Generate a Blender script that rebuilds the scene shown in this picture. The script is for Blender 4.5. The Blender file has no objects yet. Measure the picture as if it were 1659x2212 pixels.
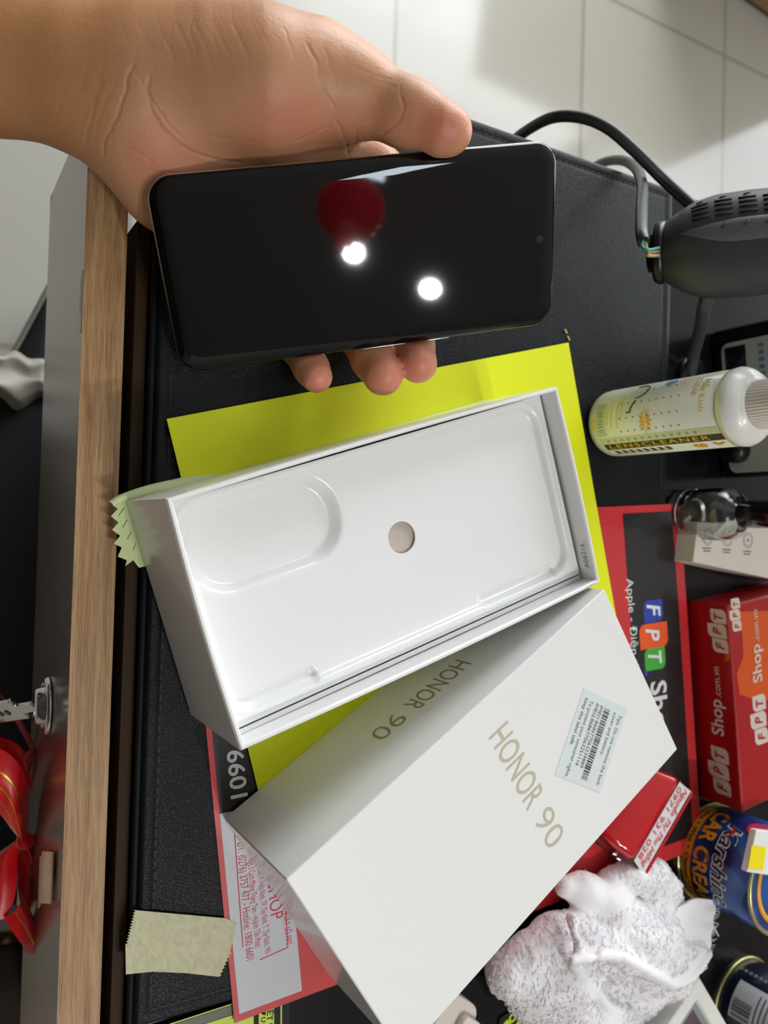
import bpy, bmesh, math, random
import numpy as np
from mathutils import Vector, Matrix

# ------------------------------------------------------------------ camera, world, light, exposure
# all layout numbers are millimetres (converted on linking); X = along the desk, Y = away from the user, Z = up, desk mat top = 0
W, H, FPX = 1659.0, 2212.0, 1724.84
def _cam(phi, rho, psi):
    r = np.array([0, math.cos(phi), math.sin(phi)]); u = np.array([-1., 0, 0]); f = np.array([0, math.sin(phi), -math.cos(phi)])
    c, s = math.cos(rho), math.sin(rho)
    r2 = c*r + s*u; u2 = -s*r + c*u
    cz, sz = math.cos(psi), math.sin(psi); Z = np.array([[cz, -sz, 0], [sz, cz, 0], [0, 0, 1]])
    return Z@r2, Z@u2, Z@f
CR, CU, CF = _cam(0.5298, -0.0048, 0.0385)
CP = np.array([0, 0, 310.8])
scene = bpy.context.scene
camd = bpy.data.cameras.new('camera'); cam = bpy.data.objects.new('camera', camd); scene.collection.objects.link(cam)
camd.sensor_fit = 'VERTICAL'; camd.sensor_height = 36.0; camd.sensor_width = 27.0
camd.lens = FPX/H*36.0; camd.clip_start = 0.01; camd.clip_end = 50
cam.matrix_world = Matrix(((CR[0], CU[0], -CF[0], CP[0]*.001), (CR[1], CU[1], -CF[1], CP[1]*.001), (CR[2], CU[2], -CF[2], CP[2]*.001), (0, 0, 0, 1)))
camd.dof.use_dof = True; camd.dof.focus_distance = 0.300; camd.dof.aperture_fstop = 13.0
scene.camera = cam
scene.view_settings.view_transform = 'Standard'; scene.view_settings.look = 'None'
scene.view_settings.exposure = 0.3; scene.view_settings.gamma = 1.0; scene.view_settings.use_curve_mapping = False
world = bpy.data.worlds.new('daylight'); scene.world = world; world.use_nodes = True
bg = world.node_tree.nodes['Background']; bg.inputs[0].default_value = (0.86, 0.93, 1.0, 1); bg.inputs[1].default_value = 2.2
def area(name, loc, target, sx, sy, power, col=(1, 1, 1)):
    l = bpy.data.lights.new(name, 'AREA'); l.shape = 'RECTANGLE'; l.size = sx; l.size_y = sy; l.energy = power; l.color = col
    o = bpy.data.objects.new(name, l); scene.collection.objects.link(o); o.location = loc
    o.rotation_euler = (Vector(target)-Vector(loc)).to_track_quat('-Z', 'Y').to_euler()
    return o
# daylight entering through the two shop-front openings (left wall and far wall)
area('daylight_left_opening', (-2.45, 1.6, 0.75), (0, 0.9, 0.2), 2.6, 1.7, 72, (0.93, 0.97, 1.0))
area('daylight_far_opening', (-1.3, 3.45, 0.75), (-.9, 0, 0.1), 1.7, 1.7, 13, (0.93, 0.97, 1.0))

# ------------------------------------------------------------------ geometry helpers
def ray(px, py): return (px-W/2)/FPX*CR - (py-H/2)/FPX*CU + CF
def at(px, py, z=0.0):
    d = ray(px, py); return CP + (z-CP[2])/d[2]*d
def deep(px, py, depth): return CP + depth*ray(px, py)
def hit(px, py, P0, n):
    d = ray(px, py); P0 = np.asarray(P0, float); n = np.asarray(n, float); return CP + ((P0-CP)@n)/(d@n)*d
def project(P):
    d = np.asarray(P)-CP; z = d@CF
    return np.stack([W/2+FPX*(d@CR)/z, H/2-FPX*(d@CU)/z, z], -1)
def unit(v): v = np.asarray(v, float); return v/np.linalg.norm(v)
V3 = lambda *a: np.array(a, float)

def obj(name, me, parent=None, mats=(), smooth=False, bevel=0, seg=2, autosmooth=None):
    for m in mats: me.materials.append(m)
    o = bpy.data.objects.new(name, me); scene.collection.objects.link(o)
    if parent is not None:
        o.parent = parent
        if parent.type == 'EMPTY': off = Vector(parent.location)
        else: off = Vector(parent.get('_off', (0, 0, 0)))
        me.transform(Matrix.Translation(-off)); o['_off'] = tuple(off)
    if smooth: me.polygons.foreach_set('use_smooth', [True]*len(me.polygons))
    if bevel:
        b = o.modifiers.new('bevel', 'BEVEL'); b.width = bevel*.001; b.segments = seg; b.limit_method = 'ANGLE'; b.angle_limit = math.radians(35); b.harden_normals = False
    me.update()
    return o
class MB:
    def __init__(s): s.v = []; s.f = []; s.m = []; s.n = 0; s.sm = []
    def add(s, v, f, mi=0, smooth=False):
        v = np.asarray(v, float).reshape(-1, 3); s.v.append(v)
        for q in f: s.f.append([i+s.n for i in q]); s.m.append(mi); s.sm.append(smooth)
        s.n += len(v); return s
    def quad(s, a, b, c, d, mi=0): return s.add([a, b, c, d], [(0, 1, 2, 3)], mi)
    def prism(s, poly, z0, z1, mi=0, side=None):
        n = len(poly); b = [(p[0], p[1], z0) for p in poly]; t = [(p[0], p[1], z1) for p in poly]
        a = sum(poly[i][0]*poly[(i+1) % n][1]-poly[(i+1) % n][0]*poly[i][1] for i in range(n))
        o = 1 if a > 0 else -1
        s.add(b+t, [list(range(n, 2*n))[::o]], mi); k = len(s.f)
        s.f.append([i+s.n-2*n for i in range(n)][::-o]); s.m.append(mi); s.sm.append(False)
        for i in range(n):
            j = (i+1) % n; q = [i, j, j+n, i+n][::o]
            s.f.append([x+s.n-2*n for x in q]); s.m.append(mi if side is None else side); s.sm.append(False)
        return s
    def box(s, o, ax, ay, az, mi=0):      # corner + three edge vectors
        o, ax, ay, az = map(lambda q: np.asarray(q, float), (o, ax, ay, az))
        v = [o, o+ax, o+ax+ay, o+ay, o+az, o+ax+az, o+ax+ay+az, o+ay+az]
        f = [(0, 3, 2, 1), (4, 5, 6, 7), (0, 1, 5, 4), (1, 2, 6, 5), (2, 3, 7, 6), (3, 0, 4, 7)]
        if np.dot(np.cross(ax, ay), az) < 0: f = [q[::-1] for q in f]
        return s.add(v, f, mi)
    def lathe(s, prof, base, axis, n=48, mi=0, ref=None, closed=False):  # prof: (radius, height)
        axis = unit(axis); a = unit(np.cross(axis, [0.3, 0.1, 1] if abs(axis[2]) < .9 else [1, 0, 0])) if ref is None else unit(ref)
        b = np.cross(axis, a); v = []
        for (r, h) in prof:
            for k in range(n):
                t = 2*math.pi*k/n; v.append(np.asarray(base)+axis*h+r*(math.cos(t)*a+math.sin(t)*b))
        f = []; m = len(prof)
        for i in range(m-1):
            for k in range(n):
                k2 = (k+1) % n; f.append((i*n+k, i*n+k2, (i+1)*n+k2, (i+1)*n+k))
        s.add(v, f, mi, True)
        if prof[0][0] > 0.02 and not closed and abs(prof[1][1]-prof[0][1]) > 1e-6: s.f.append([s.n-m*n+k for k in range(n)][::-1]); s.m.append(mi); s.sm.append(False)
        if prof[-1][0] > 0.001 and not closed and abs(prof[-1][1]-prof[-2][1]) > 1e-6: s.f.append([s.n-n+k for k in range(n)]); s.m.append(mi); s.sm.append(False)
        return s
    def tube(s, pts, r, n=12, mi=0, cap=True, res=6):
        P = smooth_path(pts, res) if res else np.asarray(pts, float)
        R = np.interp(np.linspace(0, 1, len(P)), np.linspace(0, 1, len(r)), r) if hasattr(r, '__len__') else np.full(len(P), r)
        T = np.gradient(P, axis=0); T /= np.linalg.norm(T, axis=1)[:, None]+1e-12
        a = unit(np.cross(T[0], [0.2, 0.3, 1])); v = []
        for p, t, rr in zip(P, T, R):
            a = unit(a-t*(a@t)); b = np.cross(t, a)
            for k in range(n):
                w = 2*math.pi*k/n; v.append(p+rr*(math.cos(w)*a+math.sin(w)*b))
        m = len(P); f = [(i*n+k, i*n+(k+1) % n, (i+1)*n+(k+1) % n, (i+1)*n+k) for i in range(m-1) for k in range(n)]
        s.add(v, f, mi, True)
        if cap:
            s.f.append([s.n-m*n+k for k in range(n)][::-1]); s.m.append(mi); s.sm.append(False)
            s.f.append([s.n-n+k for k in range(n)]); s.m.append(mi); s.sm.append(False)
        return s
    def loft(s, rings, mi=0, mis=None, caps=(True, True), smooth=True):
        n = len(rings[0]); base = s.n; s.add(np.concatenate(rings), [], mi)
        for i in range(len(rings)-1):
            for k in range(n):
                s.f.append([base+i*n+k, base+i*n+(k+1) % n, base+(i+1)*n+(k+1) % n, base+(i+1)*n+k]); s.m.append(mi if mis is None else mis[i]); s.sm.append(smooth)
        if caps[0]: s.f.append([base+k for k in range(n)][::-1]); s.m.append(mi); s.sm.append(False)
        if caps[1]: s.f.append([base+(len(rings)-1)*n+k for k in range(n)]); s.m.append(mi if mis is None else mis[-1]); s.sm.append(False)
        return s
    def grid(s, P, mi=0, smooth=True, thick=0):   # P[a][b] points
        P = np.asarray(P, float); a, b = P.shape[:2]
        f = [(i*b+j, i*b+j+1, (i+1)*b+j+1, (i+1)*b+j) for i in range(a-1) for j in range(b-1)]
        return s.add(P.reshape(-1, 3), f, mi, smooth)
    def text(s, txt, O, R, U, h, width=None, lift=0.06, mi=0, wrap=None, bold=0, space=1.0, shear=0):
        # O baseline-left point, h = capital height, width = total width to fit
        cu = bpy.data.curves.new('t', 'FONT'); cu.body = txt; cu.size = 1; cu.resolution_u = 3; cu.offset = bold; cu.space_character = space; cu.shear = shear
        o = bpy.data.objects.new('t', cu); me = bpy.data.meshes.new_from_object(o)
        if not len(me.vertices): return s
        v = np.array([p.co[:] for p in me.vertices]); f = [list(p.vertices) for p in me.polygons]
        bpy.data.objects.remove(o); bpy.data.curves.remove(cu); bpy.data.meshes.remove(me)
        sy = h/0.70; x0, x1 = v[:, 0].min(), v[:, 0].max(); sx = sy if width is None else width/(x1-x0)
        X = (v[:, 0]-x0)*sx; Y = v[:, 1]*sy
        if wrap is None:
            R, U = unit(R), unit(U); N = np.cross(R, U)
            Pp = np.asarray(O)+X[:, None]*R+Y[:, None]*U+N*lift
        else: Pp = np.array([wrap(x, y) for x, y in zip(X, Y)])
        return s.add(Pp, f, mi)
    def build(s, name, mats, parent=None, bevel=0, seg=2, weld=False, smooth=None):
        me = bpy.data.meshes.new(name); v = np.concatenate(s.v)*.001
        me.from_pydata(v.tolist(), [], s.f); me.validate()
        if not isinstance(mats, (list, tuple)): mats = [mats]
        if len(me.polygons) == len(s.f):
            me.polygons.foreach_set('material_index', s.m); me.polygons.foreach_set('use_smooth', s.sm if smooth is None else [smooth]*len(s.m))
        return obj(name, me, parent, mats, bevel=bevel, seg=seg)
def smooth_path(pts, res=6):
    P = np.asarray(pts, float)
    if len(P) < 3 or res < 2: return P
    Q = np.vstack([2*P[0]-P[1], P, 2*P[-1]-P[-2]]); out = []
    for i in range(1, len(Q)-2):
        for t in np.linspace(0, 1, res, endpoint=False):
            a, b, c, d = Q[i-1], Q[i], Q[i+1], Q[i+2]
            out.append(.5*((2*b)+(-a+c)*t+(2*a-5*b+4*c-d)*t*t+(-a+3*b-3*c+d)*t**3))
    out.append(P[-1]); return np.array(out)
def rrect(l, w, r, n=8):   # rounded rectangle centred at 0, counter clockwise
    out = []
    for cx, cy, a0 in ((l/2-r, w/2-r, 0), (-l/2+r, w/2-r, 90), (-l/2+r, -w/2+r, 180), (l/2-r, -w/2+r, 270)):
        for k in range(n+1):
            t = math.radians(a0+90*k/n); out.append((cx+r*math.cos(t), cy+r*math.sin(t)))
    return np.array(out)
def thing(name, label, cat, loc, group=None, kind=None):
    o = bpy.data.objects.new(name, None); scene.collection.objects.link(o); o.location = tuple(np.asarray(loc, float)*.001); o.empty_display_size = .01
    o['label'] = label; o['category'] = cat
    if group: o['group'] = group
    if kind: o['kind'] = kind
    return o
def tag(o, label=None, cat=None, group=None, kind=None):
    if label: o['label'] = label
    if cat: o['category'] = cat
    if group: o['group'] = group
    if kind: o['kind'] = kind
    return o

# ------------------------------------------------------------------ materials
def lin(c): return tuple(((x/255)/12.92 if x/255 <= .04045 else ((x/255+.055)/1.055)**2.4) for x in c)+(1,)
class Mt:
    def __init__(s, name, col, rough=.5, metal=0, spec=.5, coat=0, coatr=.05, sss=0, trans=0, ior=1.45, emit=0, emitc=None, sheen=0):
        s.m = bpy.data.materials.new(name); s.m.use_nodes = True; s.t = s.m.node_tree; s.b = s.t.nodes['Principled BSDF']; i = s.b.inputs
        s.col = lin(col); i['Base Color'].default_value = s.col; i['Roughness'].default_value = rough; i['Metallic'].default_value = metal
        i['Specular IOR Level'].default_value = spec; i['Coat Weight'].default_value = coat; i['Coat Roughness'].default_value = coatr
        i['IOR'].default_value = ior; i['Transmission Weight'].default_value = trans
        if sss: i['Subsurface Weight'].default_value = sss; i['Subsurface Radius'].default_value = (.004, .0015, .0008); i['Subsurface Scale'].default_value = 1
        if sheen: i['Sheen Weight'].default_value = sheen
        if emit: i['Emission Color'].default_value = lin(emitc or col); i['Emission Strength'].default_value = emit
    def N(s, t, **k):
        n = s.t.nodes.new(t)
        for a, b in k.items():
            if a in n.inputs.keys(): n.inputs[a].default_value = b
            else: setattr(n, a, b)
        return n
    def L(s, a, b): s.t.links.new(a, b)
    def coords(s, scale=(1, 1, 1), rot=(0, 0, 0)):
        tc = s.N('ShaderNodeTexCoord'); mp = s.N('ShaderNodeMapping'); mp.inputs['Scale'].default_value = scale; mp.inputs['Rotation'].default_value = rot
        s.L(tc.outputs['Object'], mp.inputs['Vector']); return mp.outputs[0]
    def noise(s, scale=100, detail=4, stretch=(1, 1, 1), rough=.5, dist=0):
        n = s.N('ShaderNodeTexNoise', Scale=scale, Detail=detail, Roughness=rough, Distortion=dist); s.L(s.coords(stretch), n.inputs['Vector']); return n.outputs['Fac']
    def ramp(s, fac, stops):
        r = s.N('ShaderNodeValToRGB'); e = r.color_ramp.elements
        while len(e) < len(stops): e.new(.5)
        for q, (p, c) in zip(e, stops): q.position = p; q.color = c if len(c) == 4 else lin(c)
        s.L(fac, r.inputs[0]); return r.outputs[0]
    def color(s, out): s.L(out, s.b.inputs['Base Color']); return s
    def rough(s, fac, a, b):
        m = s.N('ShaderNodeMapRange'); m.inputs['To Min'].default_value = a; m.inputs['To Max'].default_value = b; s.L(fac, m.inputs[0]); s.L(m.outputs[0], s.b.inputs['Roughness']); return s
    def bump(s, fac, strength=.3, dist=.0005):
        b = s.N('ShaderNodeBump'); b.inputs['Strength'].default_value = strength; b.inputs['Distance'].default_value = dist
        prev = s.b.inputs['Normal'].links
        if prev: s.L(prev[0].from_socket, b.inputs['Normal'])
        s.L(fac, b.inputs['Height']); s.L(b.outputs[0], s.b.inputs['Normal']); return s
def M(*a, **k): return Mt(*a, **k).m

m_white_box = Mt('white_laminated_card', (233, 232, 230), .34, coat=.45, coatr=.08); m_white_box.bump(m_white_box.noise(60, 2), .05, .0004); m_white_box = m_white_box.m
m_white_inner = M('white_uncoated_card', (236, 235, 234), .55)
m_tray = M('white_moulded_tray', (234, 234, 233), .22, coat=.3, coatr=.15)
m_gold = M('pale_gold_foil', (204, 196, 170), .35, metal=.25)
m_gold_dark = M('dull_gold_foil', (170, 155, 118), .4, metal=.4)
m_black_ink = M('black_ink', (20, 20, 22), .6)
m_grey_ink = M('grey_ink', (110, 110, 112), .6)
m_red_ink = M('red_ink', (200, 45, 70), .6)
m_blackplastic = M('black_plastic', (14, 14, 16), .35)
m_darkgrey = M('dark_grey_plastic', (60, 63, 66), .42)
m_white_plastic = M('white_plastic', (232, 232, 226), .35, sss=.0, coat=.2)
m_chrome = M('chrome', (215, 215, 215), .12, metal=1)
m_rubber = M('black_cable_rubber', (28, 31, 33), .4)
m_white_print = M('white_print', (226, 226, 226), .5)
m_yellow_print = M('yellow_print', (236, 190, 30), .5)
m_barcode = M('barcode_black', (25, 25, 25), .6)

# ------------------------------------------------------------------ setting
FZ = -750.
m = Mt('cream_floor_tile', (186, 182, 170), .12, coat=.2, coatr=.1)
br = m.N('ShaderNodeTexBrick'); br.offset = 0; br.inputs['Scale'].default_value = 1; br.inputs['Mortar Size'].default_value = .005; br.inputs['Mortar Smooth'].default_value = .5
br.inputs['Brick Width'].default_value = .392; br.inputs['Row Height'].default_value = .392
br.inputs['Color1'].default_value = lin((182, 178, 167)); br.inputs['Color2'].default_value = lin((178, 174, 163)); br.inputs['Mortar'].default_value = lin((152, 148, 136))
mp = m.N('ShaderNodeMapping'); tc = m.N('ShaderNodeTexCoord'); m.L(tc.outputs['Object'], mp.inputs[0]); mp.inputs['Location'].default_value = (-(-.9895), -(1.4008-.0), 0)
m.L(mp.outputs[0], br.inputs[0]); m.color(br.outputs[0]); m_floor = m.m
X0, X1, Y0, Y1, CZ = -2500., 3200., -2200., 3500., 2200.
def slab(name, x0, x1, y0, y1, z0, z1, mt, **k):
    return tag(MB().prism([(x0, y0), (x1, y0), (x1, y1), (x0, y1)], z0, z1).build(name, mt), kind='structure', **k)
slab('floor', X0-150, X1+150, Y0-150, Y1+150, FZ-60, FZ, m_floor)
m_ceil = M('off_white_ceiling', (188, 185, 182), .9)
slab('ceiling', X0-150, X1+150, Y0-150, Y1+150, CZ, CZ+60, m_ceil)
m_wall = Mt('painted_wall', (196, 190, 180), .85); m_wall.bump(m_wall.noise(80, 3), .1, .001); m_wall = m_wall.m
def wall_open(name, pts_fn, a0, a1, o0, o1, zo0, zo1):
    b = MB()
    for (p, q, z0, z1) in ((a0, o0, FZ, CZ), (o1, a1, FZ, CZ), (o0, o1, FZ, zo0), (o0, o1, zo1, CZ)):
        if q-p > 1 and z1-z0 > 1: b.prism(pts_fn(p, q), z0, z1)
    return tag(b.build(name, m_wall), kind='structure')
wall_open('wall_left', lambda p, q: [(X0-100, p), (X0, p), (X0, q), (X0-100, q)], Y0, Y1, 280, 2900, -745, 1650)
wall_open('wall_far', lambda p, q: [(p, Y1), (q, Y1), (q, Y1+100), (p, Y1+100)], X0, X1, -2350, -350, -745, 1650)
slab('wall_right', X1, X1+100, Y0, Y1, FZ, CZ, m_wall)
m_panel = Mt('darkened_near_wall', (70, 52, 38), .5); m_panel = m_panel.m  # unseen near wall coloured dark to cut the fill light it bounces back
slab('wall_near', X0, X1, Y0-100, Y0, FZ, CZ, m_panel)
m_frame = M('aluminium_frame', (150, 152, 152), .35, metal=.8)
b = MB()
for y in (280, 1140, 2000, 2870): b.box((X0-70, y, FZ+5), (40, 0, 0), (0, 35, 0), (0, 0, 2395))
for z in (-745, 1612): b.box((X0-70, 280, z), (40, 0, 0), (0, 2620, 0), (0, 0, 38))
tag(b.build('window_1', m_frame), kind='structure')
b = MB()
for x in (-2350, -1370, -385): b.box((x, Y1+30, FZ+5), (35, 0, 0), (0, 40, 0), (0, 0, 2395))
for z in (-745, 1612): b.box((-2350, Y1+30, z), (2000, 0, 0), (0, 40, 0), (0, 0, 38))
tag(b.build('window_2', m_frame), kind='structure')
# ceiling lamps and the red paper lantern that show in the phone's screen
def ceil_of(px, py):
    d = unit(ray(px, py)); P = hit(px, py, PH_C, PH_N); rr = d-2*(d@PH_N)*PH_N; return P+(CZ-P[2])/rr[2]*rr
PH_C = CP+.95*(V3(-107.42869886, 152.70475436, 32.53588622)-CP)
PH_L = V3(-0.20233638, 0.92458852, 0.32279415); PH_W = V3(0.8713377, 0.32042292, -0.37161776); PH_N = V3(0.44702416, -0.20607092, 0.87046205)
m_lampglow = M('lamp_diffuser', (255, 255, 255), .5, emit=9, emitc=(235, 248, 255))
m_lamprim = M('lamp_rim', (235, 238, 238), .4)
m_lantern = Mt('red_fabric_added_glow', (232, 22, 44), .6, sheen=.3, emit=.8, emitc=(225, 24, 40)); m_lantern = m_lantern.m  # glow added to brighten its reflection in the screen, in place of backlight
for (px, py, rr, lb) in ((930, 610, 38, 'round ceiling downlight standing alone, the one farther from the red lantern'), (766, 532, 40, 'round ceiling downlight right beside the red lantern')):
    P = ceil_of(px, py); P[2] = CZ
    t = thing('ceiling_light', lb, 'ceiling light', P, 'round ceiling downlights')
    MB().lathe([(rr+14, 0), (rr+14, -24), (rr, -26), (rr, -8)], P, (0, 0, 1), 40).build('rim', m_lamprim, t)
    MB().lathe([(0.01, -20), (rr-1, -20), (rr-1, -6)], P, (0, 0, 1), 40).build('diffuser', m_lampglow, t)
    L = bpy.data.lights.new('lamp', 'AREA'); L.shape = 'DISK'; L.size = .06; L.energy = 9; L.color = (1, .97, .93)
    lo = bpy.data.objects.new('lamp_bulb', L); scene.collection.objects.link(lo); lo.parent = t; lo.location = (0, 0, -.04)
t = thing('added_panel_light', 'long white panel light added on the ceiling for the streak on the phone', 'ceiling light', (640, 198, CZ))  # panel added and shaped to put a bright streak along the phone's curved edge
b = MB(); q_ = [(990, 120), (990, 276), (290, 276), (290, 120)]; b.prism(q_, CZ-10, CZ-2); b.build('diffuser', M('added_panel_glow', (255, 255, 255), .5, emit=14, emitc=(228, 246, 255)), t)
b = MB()
for (x0, x1, y0, y1) in ((278, 290, 108, 288), (990, 1002, 108, 288), (290, 990, 108, 120), (290, 990, 276, 288)): b.prism([(x0, y0), (x1, y0), (x1, y1), (x0, y1)], CZ-14, CZ-1)
b.build('frame', m_lamprim, t)
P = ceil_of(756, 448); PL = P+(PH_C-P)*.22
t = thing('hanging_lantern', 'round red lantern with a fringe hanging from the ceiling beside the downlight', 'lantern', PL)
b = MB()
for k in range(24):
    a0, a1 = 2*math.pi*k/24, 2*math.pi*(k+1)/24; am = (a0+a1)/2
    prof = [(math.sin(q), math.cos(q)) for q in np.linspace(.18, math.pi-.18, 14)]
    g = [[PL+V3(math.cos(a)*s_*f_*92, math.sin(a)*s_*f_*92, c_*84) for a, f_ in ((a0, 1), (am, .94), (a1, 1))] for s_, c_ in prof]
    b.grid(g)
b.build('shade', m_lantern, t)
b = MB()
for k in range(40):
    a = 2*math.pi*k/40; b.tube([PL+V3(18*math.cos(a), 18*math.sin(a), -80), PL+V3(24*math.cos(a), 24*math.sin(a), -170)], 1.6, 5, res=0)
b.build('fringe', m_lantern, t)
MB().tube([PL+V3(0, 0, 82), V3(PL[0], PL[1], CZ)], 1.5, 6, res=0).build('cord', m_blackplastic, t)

# ------------------------------------------------------------------ desk
OAK_Y0, OAK_Y1 = 52.3, 68.0; OAKZ = -12.
m = Mt('oak_edge_board', (176, 136, 92), .5)
n1 = m.noise(22, 5, (.55, 14, 8), .62, .6); n2 = m.noise(70, 4, (1.2, 40, 30), .6, .4)
mx = m.N('ShaderNodeMath', operation='MULTIPLY'); m.L(n1, mx.inputs[0]); m.L(n2, mx.inputs[1])
m.color(m.ramp(mx.outputs[0], [(.10, (122, 88, 56)), (.2, (158, 120, 80)), (.30, (184, 146, 102)), (.45, (198, 160, 114))])); m.bump(n2, .25, .0003); m_oak = m.m
m = Mt('brown_laminate_front', (104, 84, 62), .24, coat=.4, coatr=.18)
n2 = m.noise(30, 4, (.5, 30, 55), .6, .3)
m.color(m.ramp(n2, [(.35, (78, 60, 44)), (.65, (100, 80, 60))])); m.bump(n2, .12, .0003); m_front = m.m
m_brown = M('brown_desk_edge', (52, 36, 20), .6, spec=.2)
m_inside = M('dark_cabinet_inside', (24, 22, 20), .8)
m_desktop = M('black_glossy_desk_top', (13, 13, 15), .2, spec=.35)
XR = 560.; XL = -160.
desk = thing('desk', 'shop desk with dark glossy top under the black leather mat', 'desk', (150, 350, FZ))
b = MB().prism([(-118, 75.8), (XR, 75.8), (XR, 900), (-200, 900), (-200, 78), (-118, 78)], -40, -3.2)
b.build('top', m_desktop, desk, bevel=1)
MB().prism([(-118, 71.), (XR, 71.), (XR, 75.8), (-118, 75.8)], -39, -8.).build('edge_strip', m_brown, desk)
MB().prism([(-118, 120), (XR, 120), (XR, 880), (-118, 880)], FZ, -40).build('cabinet', m_inside, desk)
t = thing('drawer_unit', 'oak-edged brown drawer front with lock along the near side of the desk', 'drawer', (150, 60, -118))
# front face with a chamfered far corner
zb = -117.
b = MB(); pr = [(OAK_Y0, zb), (OAK_Y0, OAKZ), (OAK_Y1, OAKZ), (OAK_Y1, zb)]
MB().box((XL, OAK_Y0+.03, zb), (XR-XL, 0, 0), (0, OAK_Y1-OAK_Y0-.03, 0), (0, 0, OAKZ-zb)).build('edge_board', m_oak, t)
f0 = MB(); fx = XL+.5
f0.add([(fx, OAK_Y0, zb+8), (fx+5, OAK_Y0, zb), (XR, OAK_Y0, zb), (XR, OAK_Y0, OAKZ-.02), (fx, OAK_Y0, OAKZ-.02),
        (fx, OAK_Y0+.025, zb+8), (fx+5, OAK_Y0+.025, zb), (XR, OAK_Y0+.025, zb), (XR, OAK_Y0+.025, OAKZ-.02), (fx, OAK_Y0+.025, OAKZ-.02)],
       [(0, 1, 2, 3, 4), (9, 8, 7, 6, 5), (0, 4, 9, 5), (1, 0, 5, 6), (2, 1, 6, 7), (3, 2, 7, 8), (4, 3, 8, 9)])
f0.build('front_panel', m_front, t)
MB().box((-118, OAK_Y1, zb+4), (XR+118, 0, 0), (0, 1.6, 0), (0, 0, 40)).build('box_side', m_inside, t)
# small scratch plate of chipped laminate
b = MB()
for (x0, x1, dz) in ((-96, -72, 3.2), (-94, -80, 5.0)):
    P0 = V3(x0, OAK_Y0-.25, OAKZ-dz); b.box(P0, (x1-x0, 0, 0), (0, .25, 0), (0, 0, 1.6))
b.build('chip', M('chipped_laminate', (205, 198, 186), .5), t)
# lock and key
Pk = hit(105, 1523, (0, OAK_Y0, 0), (0, 1, 0)); Pk[1] = OAK_Y0
t = thing('drawer_lock', 'round chrome lock set in the brown drawer front with the key in it', 'lock', Pk)
MB().lathe([(12.4, 0), (12.6, .8), (12, 1.8), (10.6, 2.4), (9.6, 2.0), (9.2, 1.5), (8.2, 1.8), (7.6, 5.0), (7.0, 5.6), (.01, 5.8)], Pk, (0, -1, 0), 56).build('escutcheon', m_chrome, t)
PK = Pk+V3(0, -5.6, 0)
k0 = PK; kd = unit(deep(-40, 1545, 372)-k0); ks = unit(np.cross(kd, (0.15, 0, 1))); ku = np.cross(ks, kd)
t = thing('key', 'flat silver key sticking out of the drawer lock', 'key', k0)
b = MB(); b.box(k0-ku*.9-ks*2.6, kd*13, ks*5.2, ku*1.8); b.build('blade', m_chrome, t, bevel=.3)
b = MB(); b.box(k0+kd*12-ku*1.2-ks*6.5, kd*34, ks*13, ku*2.4); b.build('bow', m_chrome, t, bevel=1.0)
b = MB(); b.lathe([(.01, 1.3), (1.7, 1.3), (1.7, 1.5), (1.2, 1.5), (.01, 1.35)], k0+kd*22, ku, 20); b.lathe([(.01, 1.3), (1.7, 1.3), (1.7, 1.5), (1.2, 1.5), (.01, 1.35)], k0+kd*28, ku, 20); b.build('stamped_mark', m_darkgrey, t)

# leather mat
m = Mt('black_grained_leather', (30, 33, 35), .55, spec=.25)
vo = m.N('ShaderNodeTexVoronoi', feature='DISTANCE_TO_EDGE', Scale=900.); m.L(m.coords((1, .6, 1)), vo.inputs['Vector'])
ns = m.noise(1600, 3); mr = m.N('ShaderNodeMapRange'); mr.inputs['From Max'].default_value = .12; m.L(vo.outputs[0], mr.inputs[0])
m.bump(mr.outputs[0], .3, .0003); m.bump(ns, .3, .0002)
m.color(m.ramp(m.noise(14, 5), [(.35, (9, 11, 12)), (.62, (16, 19, 20)), (.78, (32, 35, 37))])); m.rough(m.noise(20, 4), .38, .58); m_leather = m.m
m_thread = M('dark_stitch_thread', (16, 17, 18), .6)
MX0, MX1, MY0, MY1 = -199., 194., 78., 368.
t = thing('desk_mat', 'large black grained leather desk mat with stitched border', 'desk mat', ((MX0+MX1)/2, (MY0+MY1)/2, -3.2))
def matz(x, y):
    e = min(x-MX0, MX1-x, y-MY0, MY1-y)
    z = 0.
    if e < 6: z += .25*math.sin(max(0, e)/6*math.pi)
    z -= .35*math.exp(-((e-6)/.9)**2)               # stitch groove
    if e < 1.5: z -= 1.6*(1-e/1.5)**2
    return z
xs = sorted(set(list(np.arange(MX0, MX0+18, 1.))+list(np.arange(MX0+18, MX1-18, 6.))+list(np.arange(MX1-18, MX1+.01, 1.))))
ys = sorted(set(list(np.arange(MY0, MY0+18, 1.))+list(np.arange(MY0+18, MY1-18, 6.))+list(np.arange(MY1-18, MY1+.01, 1.))))
b = MB(); b.grid([[(x, y, matz(x, y)) for y in ys] for x in xs])
b.prism([(MX0, MY0), (MX1, MY0), (MX1, MY1), (MX0, MY1)], -3.2, -2.4)
for i, (p, q) in enumerate((((MX0, MY0), (MX1, MY0)), ((MX1, MY0), (MX1, MY1)), ((MX1, MY1), (MX0, MY1)), ((MX0, MY1), (MX0, MY0)))):
    b.quad((*p, -3.2), (*q, -3.2), (*q, -1.6), (*p, -1.6))
b.build('pad', m_leather, t)
b = MB(); e = 6
for k in range(int((MY1-MY0-2*e)/4)):
    for x in (MX0+e, MX1-e): b.box((x-.35, MY0+e+k*4, -.5), (.7, 0, 0), (0, 2.6, 0), (0, 0, .45))
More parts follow.
